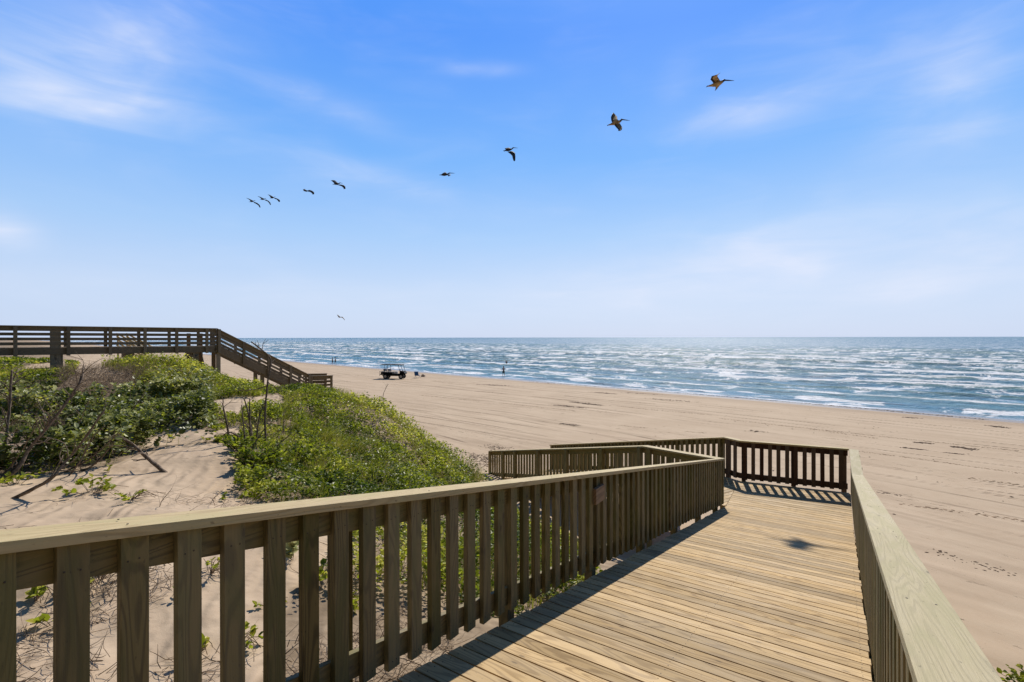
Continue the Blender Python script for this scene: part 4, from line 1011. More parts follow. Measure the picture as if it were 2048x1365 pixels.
for i in range(9):
    px = rp.uniform(30, 760); py = rp.uniform(1130, 1330)
    plant(px, py, rp.randint(10, 40), rp.uniform(.1, .22), rp.uniform(.06, .22), rp.uniform(.045, .09), 'scraggly seedling with dry stems in the sand behind the slats of the left railing', tw=rp.randint(3, 9), tmean=.6, group='scraggly seedlings behind the left railing')
rp = random.Random(21)
for i in range(13):
    px = rp.uniform(585, 880); lo = 800+max(0, px-700)*.62; py = rp.uniform(lo, 965)
    d_ = ray(px, py)[1]
    plant(px, py, 150, rp.uniform(.3, .6), rp.uniform(.25, .5), .06+.003*d_, 'leafy clump among the creeping plants on the seaward dune slope', 'dune_bush', tmean=rp.choice((.35, .6, .75)), group='leafy clumps on the seaward slope')
for i in range(9):
    px = rp.uniform(10, 420); py = rp.uniform(800, 880)
    plant(px, py, 120, rp.uniform(.35, .6), rp.uniform(.45, .7), .11, 'taller broad-leaved clump in the green hollow on the left', 'dune_bush', mt='leafbig', tmean=rp.choice((.45, .7, .85)), group='broad-leaved clumps in the hollow')
# tufts of long grass
def tuft(px, py, n, h, spread, lean, label, width=.014, tmean=.55):
    x, y, z = ray(px, py); a = rng.uniform(0, 6.28, n); r_ = spread*np.sqrt(rng.random(n)); B = np.column_stack([x+r_*np.cos(a), y+r_*np.sin(a), np.full(n, z-.04)])
    l = np.column_stack([np.cos(a), np.sin(a)])*rng.uniform(.2, .7, n)[:, None]+np.array(lean)
    tag(blades('grass_tuft', B, l, rng.uniform(.55, 1, n)*h, np.full(n, width), np.clip(rng.normal(tmean, .22, n), 0, 1), M['grass']), label, 'grass', 'tufts of long grass on the dune')
tuft(690, 905, 260, .85, .5, (.5, 0), 'long wind-bent grass in the middle of the green slope')
tuft(640, 880, 200, .75, .4, (.5, 0), 'wind-bent grass tuft left of the tallest one')
tuft(735, 945, 160, .7, .35, (.3, 0), 'grass tuft low on the slope above the rail')
tuft(645, 1000, 40, .9, .12, (-.9, -.2), 'few broad blades arching left over the rail', .016, .35)
tuft(790, 845, 60, .8, .6, (.3, 0), 'sparse tall stalks on the skyline of the dune', .006, .9)
tuft(745, 810, 50, .8, .7, (.3, 0), 'sparse stalks upslope on the dune skyline', .006, .8)
tuft(868, 900, 30, .9, .25, (-.15, 0), 'few pale reeds at the toe of the dune', .006, 1)
tuft(928, 946, 24, .7, .25, (.1, 0), 'short pale stalks where the dune meets the beach', .006, .9)
tuft(690, 795, 40, .55, .9, (.1, 0), 'fringe of stalks beside the foot of the weathered stair', .006, .7)
sk = [P3(*q) for q in [(762, 838, 20), (768, 815, 20), (766, 790, 20), (776, 768, 20)]]
tag(link('dead_branch', mesh_of(branch_parts(sk, .018, .007, 3, .3, 77), 'dead_branch'), M['bark']), 'thin bare stem standing against the beach on the dune skyline', 'branch', 'dead branches standing in the dune sand')

# ------------------------------------------------------------------ pelicans
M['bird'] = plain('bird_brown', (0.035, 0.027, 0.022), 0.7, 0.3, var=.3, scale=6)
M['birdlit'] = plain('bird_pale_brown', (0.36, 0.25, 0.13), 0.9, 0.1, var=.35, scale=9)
M['birdgrey'] = plain('bird_grey', (0.16, 0.15, 0.15), 0.7, 0.3, var=.3, scale=5)
def pelican(c, sc, Z, ox, oy, body, wings, label, cat='pelican', pale=True, feet=False, name='pelican'):
    """c: photo pixel of the crop origin, sc: zoom; body: (tail, body, neck, head, bill); wings: stations (leading, trailing, depth)"""
    f = lambda q, dep=0.0: P3(ox+q[0]/sc, oy+q[1]/sc, Z+dep)
    u = Z/1000/sc
    tail, bod, neck, head, bill = [f(q) for q in body]
    bl = (bill-tail).length
    V = []; F = []; MI = []
    def add(vf, mi):
        v, g = vf; b = len(V); V.extend([tuple(q) for q in v]); F.extend([tuple(i+b for i in q) for q in g]); MI.extend([mi]*len(g))
    L1 = bl*.12
    line = [tail, tail.lerp(bod, .35), tail.lerp(bod, .7), bod, bod.lerp(neck, .5), neck, neck.lerp(head, .55), head]
    rads = [L1*.16, L1*.32, L1*.62, L1*.74, L1*.66, L1*.42, L1*.32, L1*.34]
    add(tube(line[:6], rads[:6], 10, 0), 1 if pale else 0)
    add(tube([line[5], line[6], head, head.lerp(bill, .13)], [rads[5]*.99, rads[6], rads[7], L1*.22], 10, 0), 0)
    add(tube([head.lerp(bill, .08), head.lerp(bill, .45), head.lerp(bill, .8), bill], [L1*.2, L1*.17, L1*.09, L1*.03], 8, 0), 0)
    # tail fan
    tv = (tail-bod).normalized(); w_ = Vector((0, 1, 0))*L1*.5; e = tail+tv*L1*.35
    q = [tail+w_*.4, tail-w_*.4, e-w_, e+w_]; th_ = Vector((0, 0, L1*.05)); add(([p+th_ for p in q]+[p-th_ for p in q], [(0, 1, 2, 3), (7, 6, 5, 4), (0, 4, 5, 1), (1, 5, 6, 2), (2, 6, 7, 3), (3, 7, 4, 0)]), 0)
    for st in wings:
        rows = []
        for (le, te, dep) in st:
            a, b_ = f(le, dep), f(te, dep+.12); th_ = max(.006, (b_-a).length*.045)
            nrm = (b_-a).cross(Vector((0, 1, 0)));  nrm = nrm.normalized() if nrm.length > 1e-6 else Vector((0, 0, 1))
            yv = Vector((0, 1, 0))*th_
            mid = a.lerp(b_, .3)
            rows.append([a, mid+yv*1.2, a.lerp(b_, .7)+yv*.6, b_, a.lerp(b_, .7)-yv*.6, mid-yv*1.2])
        b0 = len(V); k_ = 6
        for r_ in rows: V.extend([tuple(p) for p in r_])
        for i in range(len(rows)-1):
            for j in range(k_):
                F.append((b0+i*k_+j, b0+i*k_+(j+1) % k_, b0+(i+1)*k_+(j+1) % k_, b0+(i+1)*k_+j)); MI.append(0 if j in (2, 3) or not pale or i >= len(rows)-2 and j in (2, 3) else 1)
        F.append(tuple(b0+(len(rows)-1)*k_+j for j in range(k_))); MI.append(0); F.append(tuple(b0+j for j in range(k_-1, -1, -1))); MI.append(0)
    if feet: add(tube([bod.lerp(tail, .7), bod.lerp(tail, .85)+Vector((0, 0, -L1*.6))], [L1*.08, L1*.12], 6, 0), 0)
    me = bpy.data.meshes.new(name); me.from_pydata(V, [], F); me.polygons.foreach_set('material_index', np.array(MI, dtype=np.int32)); me.polygons.foreach_set('use_smooth', np.ones(len(F), bool)); me.update()
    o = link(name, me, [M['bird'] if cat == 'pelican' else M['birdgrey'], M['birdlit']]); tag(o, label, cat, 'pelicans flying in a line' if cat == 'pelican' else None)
pelican(0, 6.827, 23.0, 1190, 130, [(1545, 296), (1675, 268), (1740, 236), (1770, 214), (1908, 221)],
        [[((1722, 236), (1628, 268), .05), ((1704, 205), (1606, 232), -.12), ((1680, 165), (1582, 205), -.3), ((1680, 146), (1600, 158), -.42), ((1700, 128), (1664, 140), -.5), ((1722, 107), (1716, 112), -.55)],
         [((1722, 272), (1640, 290), -.05), ((1694, 304), (1652, 308), .2), ((1668, 338), (1650, 338), .42), ((1645, 360), (1641, 358), .6)]], 'foremost pelican, highest and farthest right, wings raised and belly lit')
pelican(0, 6.827, 27.0, 1190, 130, [(184, 825), (288, 794), (348, 772), (370, 748), (482, 763)],
        [[((325, 775), (238, 790), .1), ((312, 742), (226, 758), .5), ((306, 708), (222, 716), .9), ((290, 690), (235, 686), 1.1), ((258, 655), (252, 657), 1.3)],
         [((345, 800), (266, 822), -.1), ((362, 830), (296, 858), -.5), ((376, 856), (322, 886), -.9), ((372, 888), (322, 902), -1.2), ((350, 903), (330, 905), -1.3)]], 'second pelican in the line, pale wings spread above and below')
pelican(0, 10.24, 41.0, 860, 270, [(1518, 325), (1610, 308), (1678, 292), (1712, 262), (1808, 269)],
        [[((1650, 290), (1560, 305), .1), ((1645, 268), (1545, 288), .4), ((1636, 258), (1535, 274), .6)],
         [((1690, 330), (1590, 345), -.1), ((1722, 348), (1650, 388), -.4), ((1750, 372), (1690, 430), -.8), ((1756, 440), (1700, 480), -1.1), ((1754, 520), (1712, 520), -1.4), ((1740, 538), (1725, 540), -1.5)]], 'third pelican in the line, one long wing hanging straight down', pale=False, feet=True)
pelican(0, 10.24, 41.0, 860, 270, [(212, 818), (300, 812), (368, 802), (405, 778), (518, 783)],
        [[((345, 790), (240, 805), .1), ((338, 768), (262, 785), .6), ((322, 760), (290, 768), .9)], [((425, 808), (350, 815), -.1), ((438, 815), (372, 828), -.5), ((395, 845), (382, 846), -.9)]], 'fourth pelican in the line, wings folded in and seen edge-on', pale=False)
pelican(0, 8.533, 48.0, 480, 340, [(1590, 240), (1655, 236), (1695, 228), (1712, 214), (1760, 227)],
        [[((1695, 228), (1620, 240), .1), ((1660, 205), (1605, 215), .7), ((1630, 175), (1575, 188), 1.3), ((1600, 168), (1555, 174), 1.7)], [((1725, 243), (1660, 250), -.1), ((1775, 255), (1735, 272), -.5), ((1800, 275), (1768, 300), -.9), ((1808, 315), (1778, 325), -1.2)]], 'fifth pelican from the right, at the head of the left-hand group', pale=False)
pelican(0, 8.533, 55.0, 480, 340, [(1082, 348), (1135, 357), (1170, 348), (1186, 338), (1198, 340)],
        [[((1150, 345), (1095, 352), .1), ((1125, 332), (1090, 340), .8), ((1105, 318), (1078, 326), 1.4)], [((1200, 335), (1150, 360), -.1), ((1240, 352), (1205, 372), -.6), ((1270, 375), (1235, 395), -1.0), ((1272, 408), (1245, 416), -1.3)]], 'sixth pelican from the right, flying alone between two groups', pale=False)
pelican(0, 8.533, 60.0, 480, 340, [(516, 475), (558, 470), (585, 462), (598, 453), (614, 448)],
        [[((580, 458), (530, 470), .1), ((550, 438), (518, 450), .9), ((515, 420), (500, 428), 1.6), ((482, 412), (478, 415), 2.0)], [((610, 470), (580, 480), -.1), ((655, 488), (632, 498), -.6), ((685, 508), (655, 525), -1.0), ((688, 535), (668, 542), -1.3)]], 'rightmost of the three small pelicans flying close together', pale=False)
pelican(0, 8.533, 61.0, 480, 340, [(350, 498), (398, 496), (425, 490), (436, 480), (456, 488)],
        [[((420, 485), (370, 495), .1), ((385, 468), (358, 476), .9), ((350, 452), (338, 460), 1.6), ((308, 441), (305, 444), 2.0)], [((448, 498), (420, 508), -.1), ((495, 522), (478, 532), -.6), ((522, 552), (502, 562), -1.0), ((534, 588), (520, 592), -1.3)]], 'middle one of the three small pelicans flying close together', pale=False)
pelican(0, 8.533, 62.0, 480, 340, [(163, 538), (212, 532), (238, 526), (252, 516), (272, 514)],
        [[((235, 520), (185, 530), .1), ((195, 500), (170, 508), .9), ((155, 482), (140, 486), 1.6), ((112, 470), (110, 473), 2.0)], [((255, 538), (230, 548), -.1), ((305, 560), (285, 575), -.6), ((342, 592), (318, 600), -1.0), ((356, 632), (340, 636), -1.3)]], 'leftmost and last of the pelicans in the line', pale=False)
pelican(0, 8.533, 70.0, 640, 600, [(312, 288), (335, 292), (362, 288), (376, 284), (392, 286)],
        [[((345, 284), (318, 290), .1), ((322, 262), (305, 270), .9), ((300, 246), (292, 250), 1.6)], [((385, 286), (362, 294), -.1), ((402, 302), (392, 308), -.6), ((416, 322), (408, 326), -1.0), ((425, 340), (417, 342), -1.3)]], 'lone small bird gliding low just above the horizon left of the cart', cat='seabird', pale=True, name='seabird')

# ------------------------------------------------------------------ weed, shell and clods on the beach
def lumps(name, P, S, flat, m):
    """small irregular flattened stones or clods"""
    n = len(P); a = rng.uniform(0, 6.28, n); base = np.array([(1, 0, 0), (.3, .9, 0), (-.8, .6, 0), (-.9, -.5, 0), (.2, -1, 0), (0, 0, 1), (0, 0, -.6)])
    V = base[None]*(1+rng.uniform(-.35, .35, (n, 7, 1)))*S[:, None, None]; V[:, :, 2] *= flat
    V[:, :, 0] *= 1.5
    c, s_ = np.cos(a)[:, None], np.sin(a)[:, None]; X = V[:, :, 0]*c-V[:, :, 1]*s_; Y = V[:, :, 0]*s_+V[:, :, 1]*c
    V = np.stack([X, Y, V[:, :, 2]], -1)+P[:, None]
    F = [(i, (i+1) % 5, 5) for i in range(5)]+[((i+1) % 5, i, 6) for i in range(5)]
    F = (np.array(F)[None]+np.arange(n)[:, None, None]*7).reshape(-1, 3)
    return link(name, fast_mesh(name, V.reshape(-1, 3), F, smooth=False), m)
M['weed'] = plain('dark_beach_weed', (0.085, 0.055, 0.035), 0.9, 0.15, var=.5, scale=5)
M['clod'] = plain('turned_damp_sand', (0.27, 0.19, 0.125), 0.95, 0.1, var=.25, scale=4)
pts = []; sz = []
for (xa, ya, xb, yb, n, sp) in [(1807, 897, 1845, 901, 150, .16), (1906, 895, 1952, 902, 200, .18), (1826, 886, 1863, 889, 130, .15), (1890, 907, 1930, 911, 90, .12), (1978, 853, 2012, 858, 150, .25), (1806, 836, 1835, 838, 90, .25), (1720, 812, 1760, 815, 80, .4),
                            (1105, 810, 1170, 817, 260, .30), (1140, 804, 1210, 812, 330, .30), (1187, 785, 1232, 789, 150, .5), (961, 769, 1011, 772, 160, .7), (1117, 847, 1160, 852, 110, .12), (1290, 797, 1400, 806, 160, .5), (1250, 786, 1320, 790, 90, .5),
                            (1607, 807, 1968, 841, 420, .30), (1350, 786, 1600, 807, 260, .35), (1050, 763, 1350, 786, 240, .45), (1500, 862, 1530, 866, 40, .2), (952, 908, 986, 934, 380, .5), (975, 890, 1010, 900, 90, .4), (1835, 1096, 2048, 1158, 45, .22), (1745, 985, 1800, 992, 25, .15)]:
    A_, B_ = np.array(ray(xa, ya)[:2]), np.array(ray(xb, yb)[:2]); u = rng.beta(1.6, 1.6, n) if n < 400 else rng.random(n)
    q = A_+(B_-A_)*u[:, None]+rng.normal(size=(n, 2))*sp*np.array([.8, .6]); d_ = np.hypot(q[:, 0], q[:, 1])
    pts.append(q); sz.append(rng.uniform(.006, .022, n)*(1+d_*.04))
nn3 = rng.uniform(15, 56, 1500); tt3 = rng.uniform(-30, 60, 1500); k3 = fbm(tt3/7, nn3/1.5, 301, 3) > .6
pts.append(np.column_stack([(nn3-tt3)*.7071, (nn3+tt3)*.7071])[k3]); sz.append(rng.uniform(.015, .045, k3.sum()))
q = np.concatenate(pts); z_ = ground(q[:, 0], q[:, 1])
tag(lumps('beach_debris', np.column_stack([q, z_+.004]), np.concatenate(sz), .35, M['weed']), 'dark crumbs of weed and shell lying in drifts along the beach', 'debris', kind='stuff')
pts = []; sz = []
for path in [[(1440, 838), (1500, 845), (1640, 862), (1767, 880)], [(1719, 904), (1800, 915), (1888, 927), (2048, 950), (2160, 968)], [(1604, 872), (1714, 885)], [(1938, 958), (2048, 973), (2200, 996)], [(1560, 852), (1760, 874), (2048, 905)], [(1180, 845), (1300, 858), (1420, 868)],
             [(950, 782), (1100, 797), (1300, 820), (1500, 838)], [(880, 765), (1000, 778), (1200, 800), (1350, 812)], [(840, 790), (1000, 806), (1150, 822)], [(1800, 1010), (1950, 1030), (2100, 1052)], [(700, 745), (850, 762), (1050, 775)]]:
    G_ = [np.array(ray(*p)[:2]) for p in path]
    for a, b in zip(G_[:-1], G_[1:]):
        L_ = np.linalg.norm(b-a); m_ = int(L_/.21); d_ = (b-a)/L_; nr = np.array((-d_[1], d_[0]))
        u = np.arange(m_)*.21; keep = fbm(u/3.1+path[0][0], u*0+path[0][1], 305, 3) > .42
        for side in (-.06, .06):
            c = a+d_*u[:, None]+nr*(side+rng.normal(size=(m_, 1))*.02)+d_*(.1 if side > 0 else 0); pts.append(c[keep]); sz.append(rng.uniform(.035, .065, keep.sum()))
q = np.concatenate(pts); z_ = ground(q[:, 0], q[:, 1])
tag(lumps('tyre_prints', np.column_stack([q, z_+.002]), np.concatenate(sz), .30, M['clod']), 'rows of damp sand clods thrown up by tyre treads across the beach', 'tyre prints', kind='stuff')

# ------------------------------------------------------------------ the cart on the sand
M['cartbody'] = plain('dark_cart_paint', (0.006, 0.007, 0.009), 0.8, 0.05)
M['tyre'] = plain('black_rubber', (0.015, 0.015, 0.016), 0.85, 0.2)
M['rim'] = plain('steel_rim', (0.35, 0.35, 0.37), 0.35, 0.5, metallic=.8)
M['seat'] = plain('grey_seat_vinyl', (0.05, 0.05, 0.055), 0.5, 0.4)
M['tubing'] = plain('dark_tubing', (0.03, 0.03, 0.034), 0.4, 0.5)
M['white'] = plain('white_plastic', (0.72, 0.73, 0.75), 0.4, 0.4)
M['blue'] = plain('blue_canvas', (0.03, 0.10, 0.30), 0.8, 0.2)
M['lamp'] = plain('lamp_glass', (0.6, 0.6, 0.55), 0.15, 0.6)
class Place:
    def __init__(s, o, ang): s.o = Vector(o); s.m = Matrix.Rotation(ang, 3, 'Z')
    def __call__(s, x, y, z): return s.o+s.m@Vector((x, y, z))
def solid(prof, y0, y1, pl, rnd_=.0):
    """extrude an x-z outline across y"""
    n = len(prof); V = [pl(x, y0, z) for x, z in prof]+[pl(x, y1, z) for x, z in prof]
    F = [tuple(range(n)), tuple(range(2*n-1, n-1, -1))]+[(i, n+i, n+(i+1) % n, (i+1) % n) for i in range(n)]
    return V, F
def emit(name, parts, m, parent, bev=.015, smooth=False):
    me = mesh_of(parts, name)
    if not smooth: me.polygons.foreach_set('use_smooth', np.zeros(len(me.polygons), bool))
    o = link(name, me, m, parent)
    if bev: b = o.modifiers.new('bevel', 'BEVEL'); b.width = bev; b.segments = 2; b.limit_method = 'ANGLE'
    return o
def bar(pl, a, b, r): return tube([pl(*a), pl(*b)], [r, r], 8, 0)
def bx_(x0, x1, z0, z1): return [(x0, z0), (x1, z0), (x1, z1), (x0, z1)]
cx, cy, cz = ray(789, 757); cart = empty('golf_cart', (cx, cy, cz)); tag(cart, 'dark lifted golf cart with long flat roof and knobbly tyres parked on the sand', 'golf cart')
pl = Place((cx, cy, cz), R(-6))
emit('roof', [solid([(-1.95, 2.02), (-1.9, 1.97), (1.2, 1.97), (1.28, 1.99), (1.25, 2.04), (0, 2.08), (-1.9, 2.06)], -.62, .62, pl)], M['cartbody'], cart)
emit('body', [solid([(-1.35, .52), (.25, .50), (.9, .50), (1.5, .62), (1.72, .78), (1.62, .98), (1.25, 1.10), (.95, 1.14), (.90, .72), (-.15, .70), (-.2, .86), (-.75, .86), (-.8, .72), (-.85, .9), (-1.45, .9), (-1.5, .6)], -.56, .56, pl)], M['cartbody'], cart, .03)
emit('chassis', [solid(bx_(-1.7, 1.4, .40, .50), -.35, .35, pl), bar(pl, (-1.15, -.6, .36), (-1.15, .6, .36), .05), bar(pl, (1.15, -.6, .36), (1.15, .6, .36), .05)], M['tubing'], cart, 0)
for (xa, xb) in ((-.72, -.2), (-1.42, -.92)):
    st = emit('seat', [solid(bx_(xa, xb, .87, .99), -.54, .54, pl)], M['seat'], cart, .04)
    emit('backrest', [solid([(xa-.02, 1.05), (xa+.09, 1.05), (xa+.02, 1.42), (xa-.09, 1.42)], -.54, .54, pl)], M['seat'], st, .03)
for (a, b) in (((1.0, 1.1), (.72, 1.98)), ((1.42, 1.04), (1.12, 1.98)), ((-.82, .9), (-.80, 1.98)), ((-1.35, .9), (-1.33, 1.98))):
    for sd_ in (-.56, .56): emit('roof_post', [bar(pl, (a[0], sd_, a[1]), (b[0], sd_, b[1]), .028)], M['tubing'], cart, 0, True)
emit('rear_rack', [bar(pl, (-1.5, y_, z_), (-2.05, y_, z_), .02) for y_ in (-.5, .5) for z_ in (.62, 1.02)]+[bar(pl, (-2.05, -.5, z_), (-2.05, .5, z_), .02) for z_ in (.62, 1.02)]+[bar(pl, (-2.05, y_, .4), (-2.05, y_, 1.1), .025) for y_ in (-.5, .5)]+[solid(bx_(-2.05, -1.5, .55, .6), -.5, .5, pl)], M['tubing'], cart, 0)
emit('cargo_bag', [solid([(-1.98, .61), (-1.55, .61), (-1.56, 1.0), (-1.9, 1.02)], -.4, .4, pl)], M['seat'], cart, .05)
ring = [pl(.72+.05*math.sin(a), .25+.17*math.cos(a), 1.22+.16*math.sin(a)) for a in np.linspace(0, 6.2832, 17)]
sw = emit('steering_wheel', [tube(ring, [.015]*17, 6, 0)], M['tubing'], cart, 0, True); emit('steering_column', [bar(pl, (.95, .25, .95), (.72, .25, 1.22), .02)], M['tubing'], sw, 0, True)
for sd_ in (-.4, .4): emit('headlight', [solid([(1.60, .84), (1.72, .80), (1.70, .92), (1.62, .95)], sd_-.09, sd_+.09, pl)], M['lamp'], cart, .01)
emit('windscreen', [bar(pl, (1.42, -.54, 1.06), (1.42, .54, 1.06), .015), bar(pl, (1.14, -.54, 1.92), (1.14, .54, 1.92), .015)], M['tubing'], cart, 0)
def wheel(x, y):
    r = .34; n = 28; V = []; F = []; prof = [(-.12, .2), (-.13, .3), (-.09, r), (.09, r), (.13, .3), (.12, .2)]; k_ = len(prof)
    for i in range(n):
        a = 6.28318*i/n
        for (dy, rr_) in prof: q = rr_*(1.0 if rr_ < r else (1.06 if i % 2 else .97)); V.append(pl(x+q*math.cos(a), y+dy, .34+q*math.sin(a)))
    for i in range(n):
        for j in range(k_): F.append((i*k_+j, i*k_+(j+1) % k_, ((i+1) % n)*k_+(j+1) % k_, ((i+1) % n)*k_+j))
    w_ = emit('wheel', [(V, F)], M['tyre'], cart, 0)
    emit('rim', [tube([pl(x, y-.10, .34), pl(x, y+.10, .34)], [.19, .19], 14, 0)], M['rim'], w_, 0)
for x in (-1.15, 1.15):
    for y in (-.58, .58): wheel(x, y)
# a small white cooler stands on the cart floor
tag(emit('cooler', [solid([(.02, .73), (.45, .73), (.47, 1.06), (0, 1.06)], -.3, .15, pl)], M['white'], None, .02), 'small white cooler on the floor of the golf cart', 'cooler')

# blue folding chair by the water
hx, hy, hz = ray(835, 755.5); ch = empty('beach_chair', (hx, hy, hz)); tag(ch, 'low blue canvas beach chair standing on the sand right of the cart', 'chair')
pc = Place((hx, hy, hz), R(75))
emit('seat', [solid([(-.3, .34), (.3, .40), (.3, .44), (-.3, .38)], -.32, .32, pc)], M['blue'], ch, .01)
emit('backrest', [solid([(-.33, .36), (-.27, .36), (-.46, .98), (-.52, .97)], -.32, .32, pc)], M['blue'], ch, .01)
for y_ in (-.33, .33):
    emit('leg', [bar(pc, (-.35, y_, 0), (.3, y_, .42), .016)], M['tubing'], ch, 0); emit('leg', [bar(pc, (.35, y_, 0), (-.3, y_, .40), .016)], M['tubing'], ch, 0)
    emit('armrest', [bar(pc, (-.36, y_, .62), (.28, y_, .60), .02)], M['tubing'], ch, 0)
gx_, gy_, gz_ = ray(846, 753.5); bg_ = empty('beach_bag', (gx_, gy_, gz_)); tag(bg_, 'pale beach bag lying on the sand beside the blue chair', 'bag')
pg = Place((gx_, gy_, gz_), R(-15))
emit('bag_body', [solid([(-.34, 0), (.34, 0), (.30, .34), (.12, .42), (-.2, .38)], -.18, .18, pg)], M['cap'] if False else plain('sandy_canvas', (.5, .40, .32), .8), bg_, .05)
emit('handle', [tube([pg(.14*math.cos(a), 0, .38+.16*math.sin(a)) for a in np.linspace(0, 3.14, 9)], [.014]*9, 6, 0)], M['white'], bg_, 0, True)

# ------------------------------------------------------------------ people by the water
M['skin'] = plain('skin', (0.36, 0.20, 0.13), 0.55, 0.3)
def cloth(n_, c): return plain(n_, c, 0.85, 0.15, var=.15, scale=8)
def skinned(name, joints, bones, m, parent, sub=1):
    """joints: {name: (co, radius)}"""
    keys = list(joints); me = bpy.data.meshes.new(name); me.from_pydata([tuple(joints[k_][0]) for k_ in keys], [(keys.index(a), keys.index(b)) for a, b in bones], [])
    o = link(name, me, m, parent); sk_ = o.modifiers.new('skin', 'SKIN')
    for i, k_ in enumerate(keys):
        r_ = joints[k_][1]; r_ = (r_, r_) if not hasattr(r_, '__len__') else r_
        me.skin_vertices[0].data[i].radius = r_; me.skin_vertices[0].data[i].use_root = (i == 0)
    sk_.use_smooth_shade = True; ss = o.modifiers.new('sub', 'SUBSURF'); ss.levels = sub; ss.render_levels = sub
    return o
def person(base, face, arms, legs, shirt, shorts, hair, label, hat=None, sc=1.0, group='people at the water'):
    """arms / legs: (elbow, hand) and (knee, foot) offsets in the body's own frame: x right, y forward, z up"""
    root = empty('person', base); tag(root, label, 'person', group); p = Place(base, face); s = sc
    q = lambda x, y, z: p(x*s, y*s, z*s)
    J = {'pelvis': (q(0, 0, .93), (.15*s, .11*s)), 'waist': (q(0, 0, 1.08), (.13*s, .10*s)), 'chest': (q(0, .01, 1.30), (.155*s, .11*s)), 'shoulders': (q(0, 0, 1.43), (.12*s, .085*s)), 'neck': (q(0, 0, 1.50), .052*s), 'jaw': (q(0, .025, 1.57), .07*s), 'head': (q(0, .01, 1.66), .092*s), 'crown': (q(0, 0, 1.73), .07*s)}
    Bn = [('pelvis', 'waist'), ('waist', 'chest'), ('chest', 'shoulders'), ('shoulders', 'neck'), ('neck', 'jaw'), ('jaw', 'head'), ('head', 'crown')]
    for sd_, (el_, ha), (kn, ft) in ((-1, arms[0], legs[0]), (1, arms[1], legs[1])):
        t = 'L' if sd_ < 0 else 'R'
        J['sh'+t] = (q(sd_*.19, 0, 1.41), .055*s); J['el'+t] = (q(*el_), .040*s); J['wr'+t] = (q(*ha), .026*s)
        d = (Vector(ha)-Vector(el_)).normalized(); pm = Vector(ha)+d*.07; J['pa'+t] = (q(*pm), (.036*s, .018*s)); Bn += [('shoulders', 'sh'+t), ('sh'+t, 'el'+t), ('el'+t, 'wr'+t), ('wr'+t, 'pa'+t)]
        side = d.cross(Vector((sd_, .2, .1))).normalized()
        for i_, (o_, l_) in enumerate(((-.033, .062), (-.011, .078), (.011, .074), (.033, .058))):
            a = pm+side*o_*1.2+d*.03; b = a+d*l_*.55+Vector((0, .01, -.008)); c = b+d*l_*.45+Vector((0, .018, -.02))
            for nm_, v_, r_ in (('a', a, .009), ('b', b, .008), ('c', c, .007)): J[f'f{i_}{nm_}{t}'] = (q(*v_), r_*s)
            Bn += [('pa'+t, f'f{i_}a{t}'), (f'f{i_}a{t}', f'f{i_}b{t}'), (f'f{i_}b{t}', f'f{i_}c{t}')]
        th_ = Vector(ha)+d*.03+side*.045; te = th_+d*.045+side*.02; J['ta'+t] = (q(*th_), .011*s); J['tb'+t] = (q(*te), .009*s); Bn += [('wr'+t, 'ta'+t), ('ta'+t, 'tb'+t)]
        J['hip'+t] = (q(sd_*.09, 0, .88), .095*s); J['kn'+t] = (q(*kn), .058*s); J['an'+t] = (q(*ft), .038*s); J['toe'+t] = (q(ft[0], ft[1]+.17, ft[2]-.05), .034*s)
        kc = Vector(kn).lerp(Vector(ft), .35)+Vector((0, -.02, 0)); J['cf'+t] = (q(*kc), .054*s)
        Bn += [('pelvis', 'hip'+t), ('hip'+t, 'kn'+t), ('kn'+t, 'cf'+t), ('cf'+t, 'an'+t), ('an'+t, 'toe'+t)]
    skinned('body', J, Bn, M['skin'], root)
    # face
    for ex in (-.032, .032): emit('eye', [tube([q(ex, .088, 1.655), q(ex, .104, 1.655)], [.012*s, .006*s], 6, 0)], M['tyre'], root, 0, True)
    emit('nose', [tube([q(0, .09, 1.66), q(0, .118, 1.625), q(0, .09, 1.61)], [.010*s, .017*s, .012*s], 6, 0)], M['skin'], root, 0, True)
    emit('mouth', [tube([q(-.026, .086, 1.588), q(0, .096, 1.586), q(.026, .086, 1.588)], [.004*s, .007*s, .004*s], 5, 0)], plain('lips', (.3, .1, .08)), root, 0, True)
    for ex in (-1, 1): emit('ear', [tube([q(ex*.09, 0, 1.67), q(ex*.102, -.008, 1.65), q(ex*.09, 0, 1.615)], [.012*s, .016*s, .010*s], 6, 0)], M['skin'], root, 0, True)
    g = 1.17
    sj = {k_: (J[k_][0], tuple(v*g for v in (J[k_][1] if hasattr(J[k_][1], '__len__') else (J[k_][1],)*2))) for k_ in ('waist', 'chest', 'shoulders', 'pelvis')}
    sb = [('waist', 'pelvis'), ('waist', 'chest'), ('chest', 'shoulders')]
    for t in 'LR':
        sj['sh'+t] = (J['sh'+t][0], .074*s); m_ = J['sh'+t][0].lerp(J['el'+t][0], .75); sj['sl'+t] = (m_, .062*s); sb += [('shoulders', 'sh'+t), ('sh'+t, 'sl'+t)]
    skinned('shirt', sj, sb, shirt, root)
    hj = {'pelvis': (q(0, 0, .94), (.175*s, .135*s))}; hb = []
    for t in 'LR': hj['hip'+t] = (J['hip'+t][0], .118*s); hj['th'+t] = (J['hip'+t][0].lerp(J['kn'+t][0], .85), .098*s); hb += [('pelvis', 'hip'+t), ('hip'+t, 'th'+t)]
    skinned('shorts', hj, hb, shorts, root)
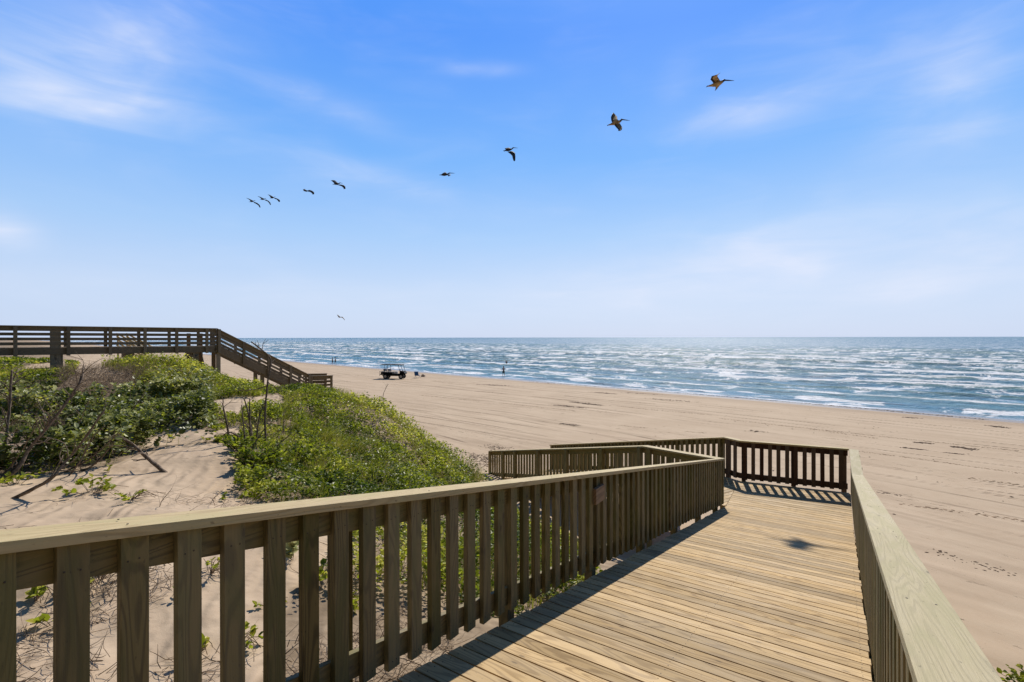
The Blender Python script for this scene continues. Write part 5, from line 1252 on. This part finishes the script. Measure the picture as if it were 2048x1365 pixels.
    skinned('hair', {'a': (q(0, -.02, 1.69), .098*s), 'b': (q(0, -.045, 1.62), .080*s), 'c': (q(0, 0, 1.745), .078*s)}, [('a', 'b'), ('a', 'c')], hair, root)
    if hat: emit('hat', [tube([q(0, 0, 1.73), q(0, 0, 1.745)], [.19*s, .18*s], 16, 0), tube([q(0, 0, 1.74), q(0, 0, 1.84)], [.11*s, .09*s], 14, 0)], hat, root, .008)
    return root
navy = cloth('navy_shirt', (.03, .05, .16)); olive = cloth('olive_shorts', (.045, .045, .025)); blk = cloth('black_wetsuit', (.012, .016, .018)); hairm = plain('dark_hair', (.03, .02, .014), .6)
grey = cloth('grey_shirt', (.14, .18, .25)); dgrey = cloth('slate_shorts', (.05, .06, .09))
def on(px, py, Z, z): return ((px-1024)/1000*Z, Z, z)
person(on(1007, 752, 88.5, -.12), R(25), [((-.34, .05, 1.18), (-.24, .22, 1.05)), ((.34, .06, 1.18), (.22, .24, 1.06))], [((-.13, .05, .50), (-.16, -.04, .08)), ((.13, -.03, .50), (.20, -.10, .08))],
       navy, olive, hairm, 'person in a navy shirt and olive shorts wading at the water edge')
person(on(1013, 728, 121, -.62), R(15), [((-.30, .05, 1.66), (-.26, .08, 1.95)), ((.36, .05, 1.60), (.42, .08, 1.84))], [((-.12, .06, .50), (-.15, .02, .08)), ((.12, .03, .50), (.16, .0, .08))],
       blk, blk, hairm, 'person in black with both arms raised, standing in the breakers')
person(on(665, 728.6, 127, .02), R(-60), [((-.26, 0, 1.15), (-.24, .14, .94)), ((.26, 0, 1.15), (.25, .10, .92))], [((-.10, .10, .50), (-.11, .12, .08)), ((.10, -.05, .50), (.10, -.28, .12))],
       grey, dgrey, hairm, 'left of two far people walking along the wet sand')
person(on(670.5, 728, 128.5, .0), R(-60), [((-.26, 0, 1.15), (-.24, .12, .93)), ((.26, 0, 1.15), (.25, .14, .94))], [((-.10, -.06, .50), (-.11, -.28, .12)), ((.10, .10, .50), (.10, .14, .08))],
       cloth('blue_grey_shirt', (.08, .12, .22)), dgrey, hairm, 'right of two far people walking along the wet sand')
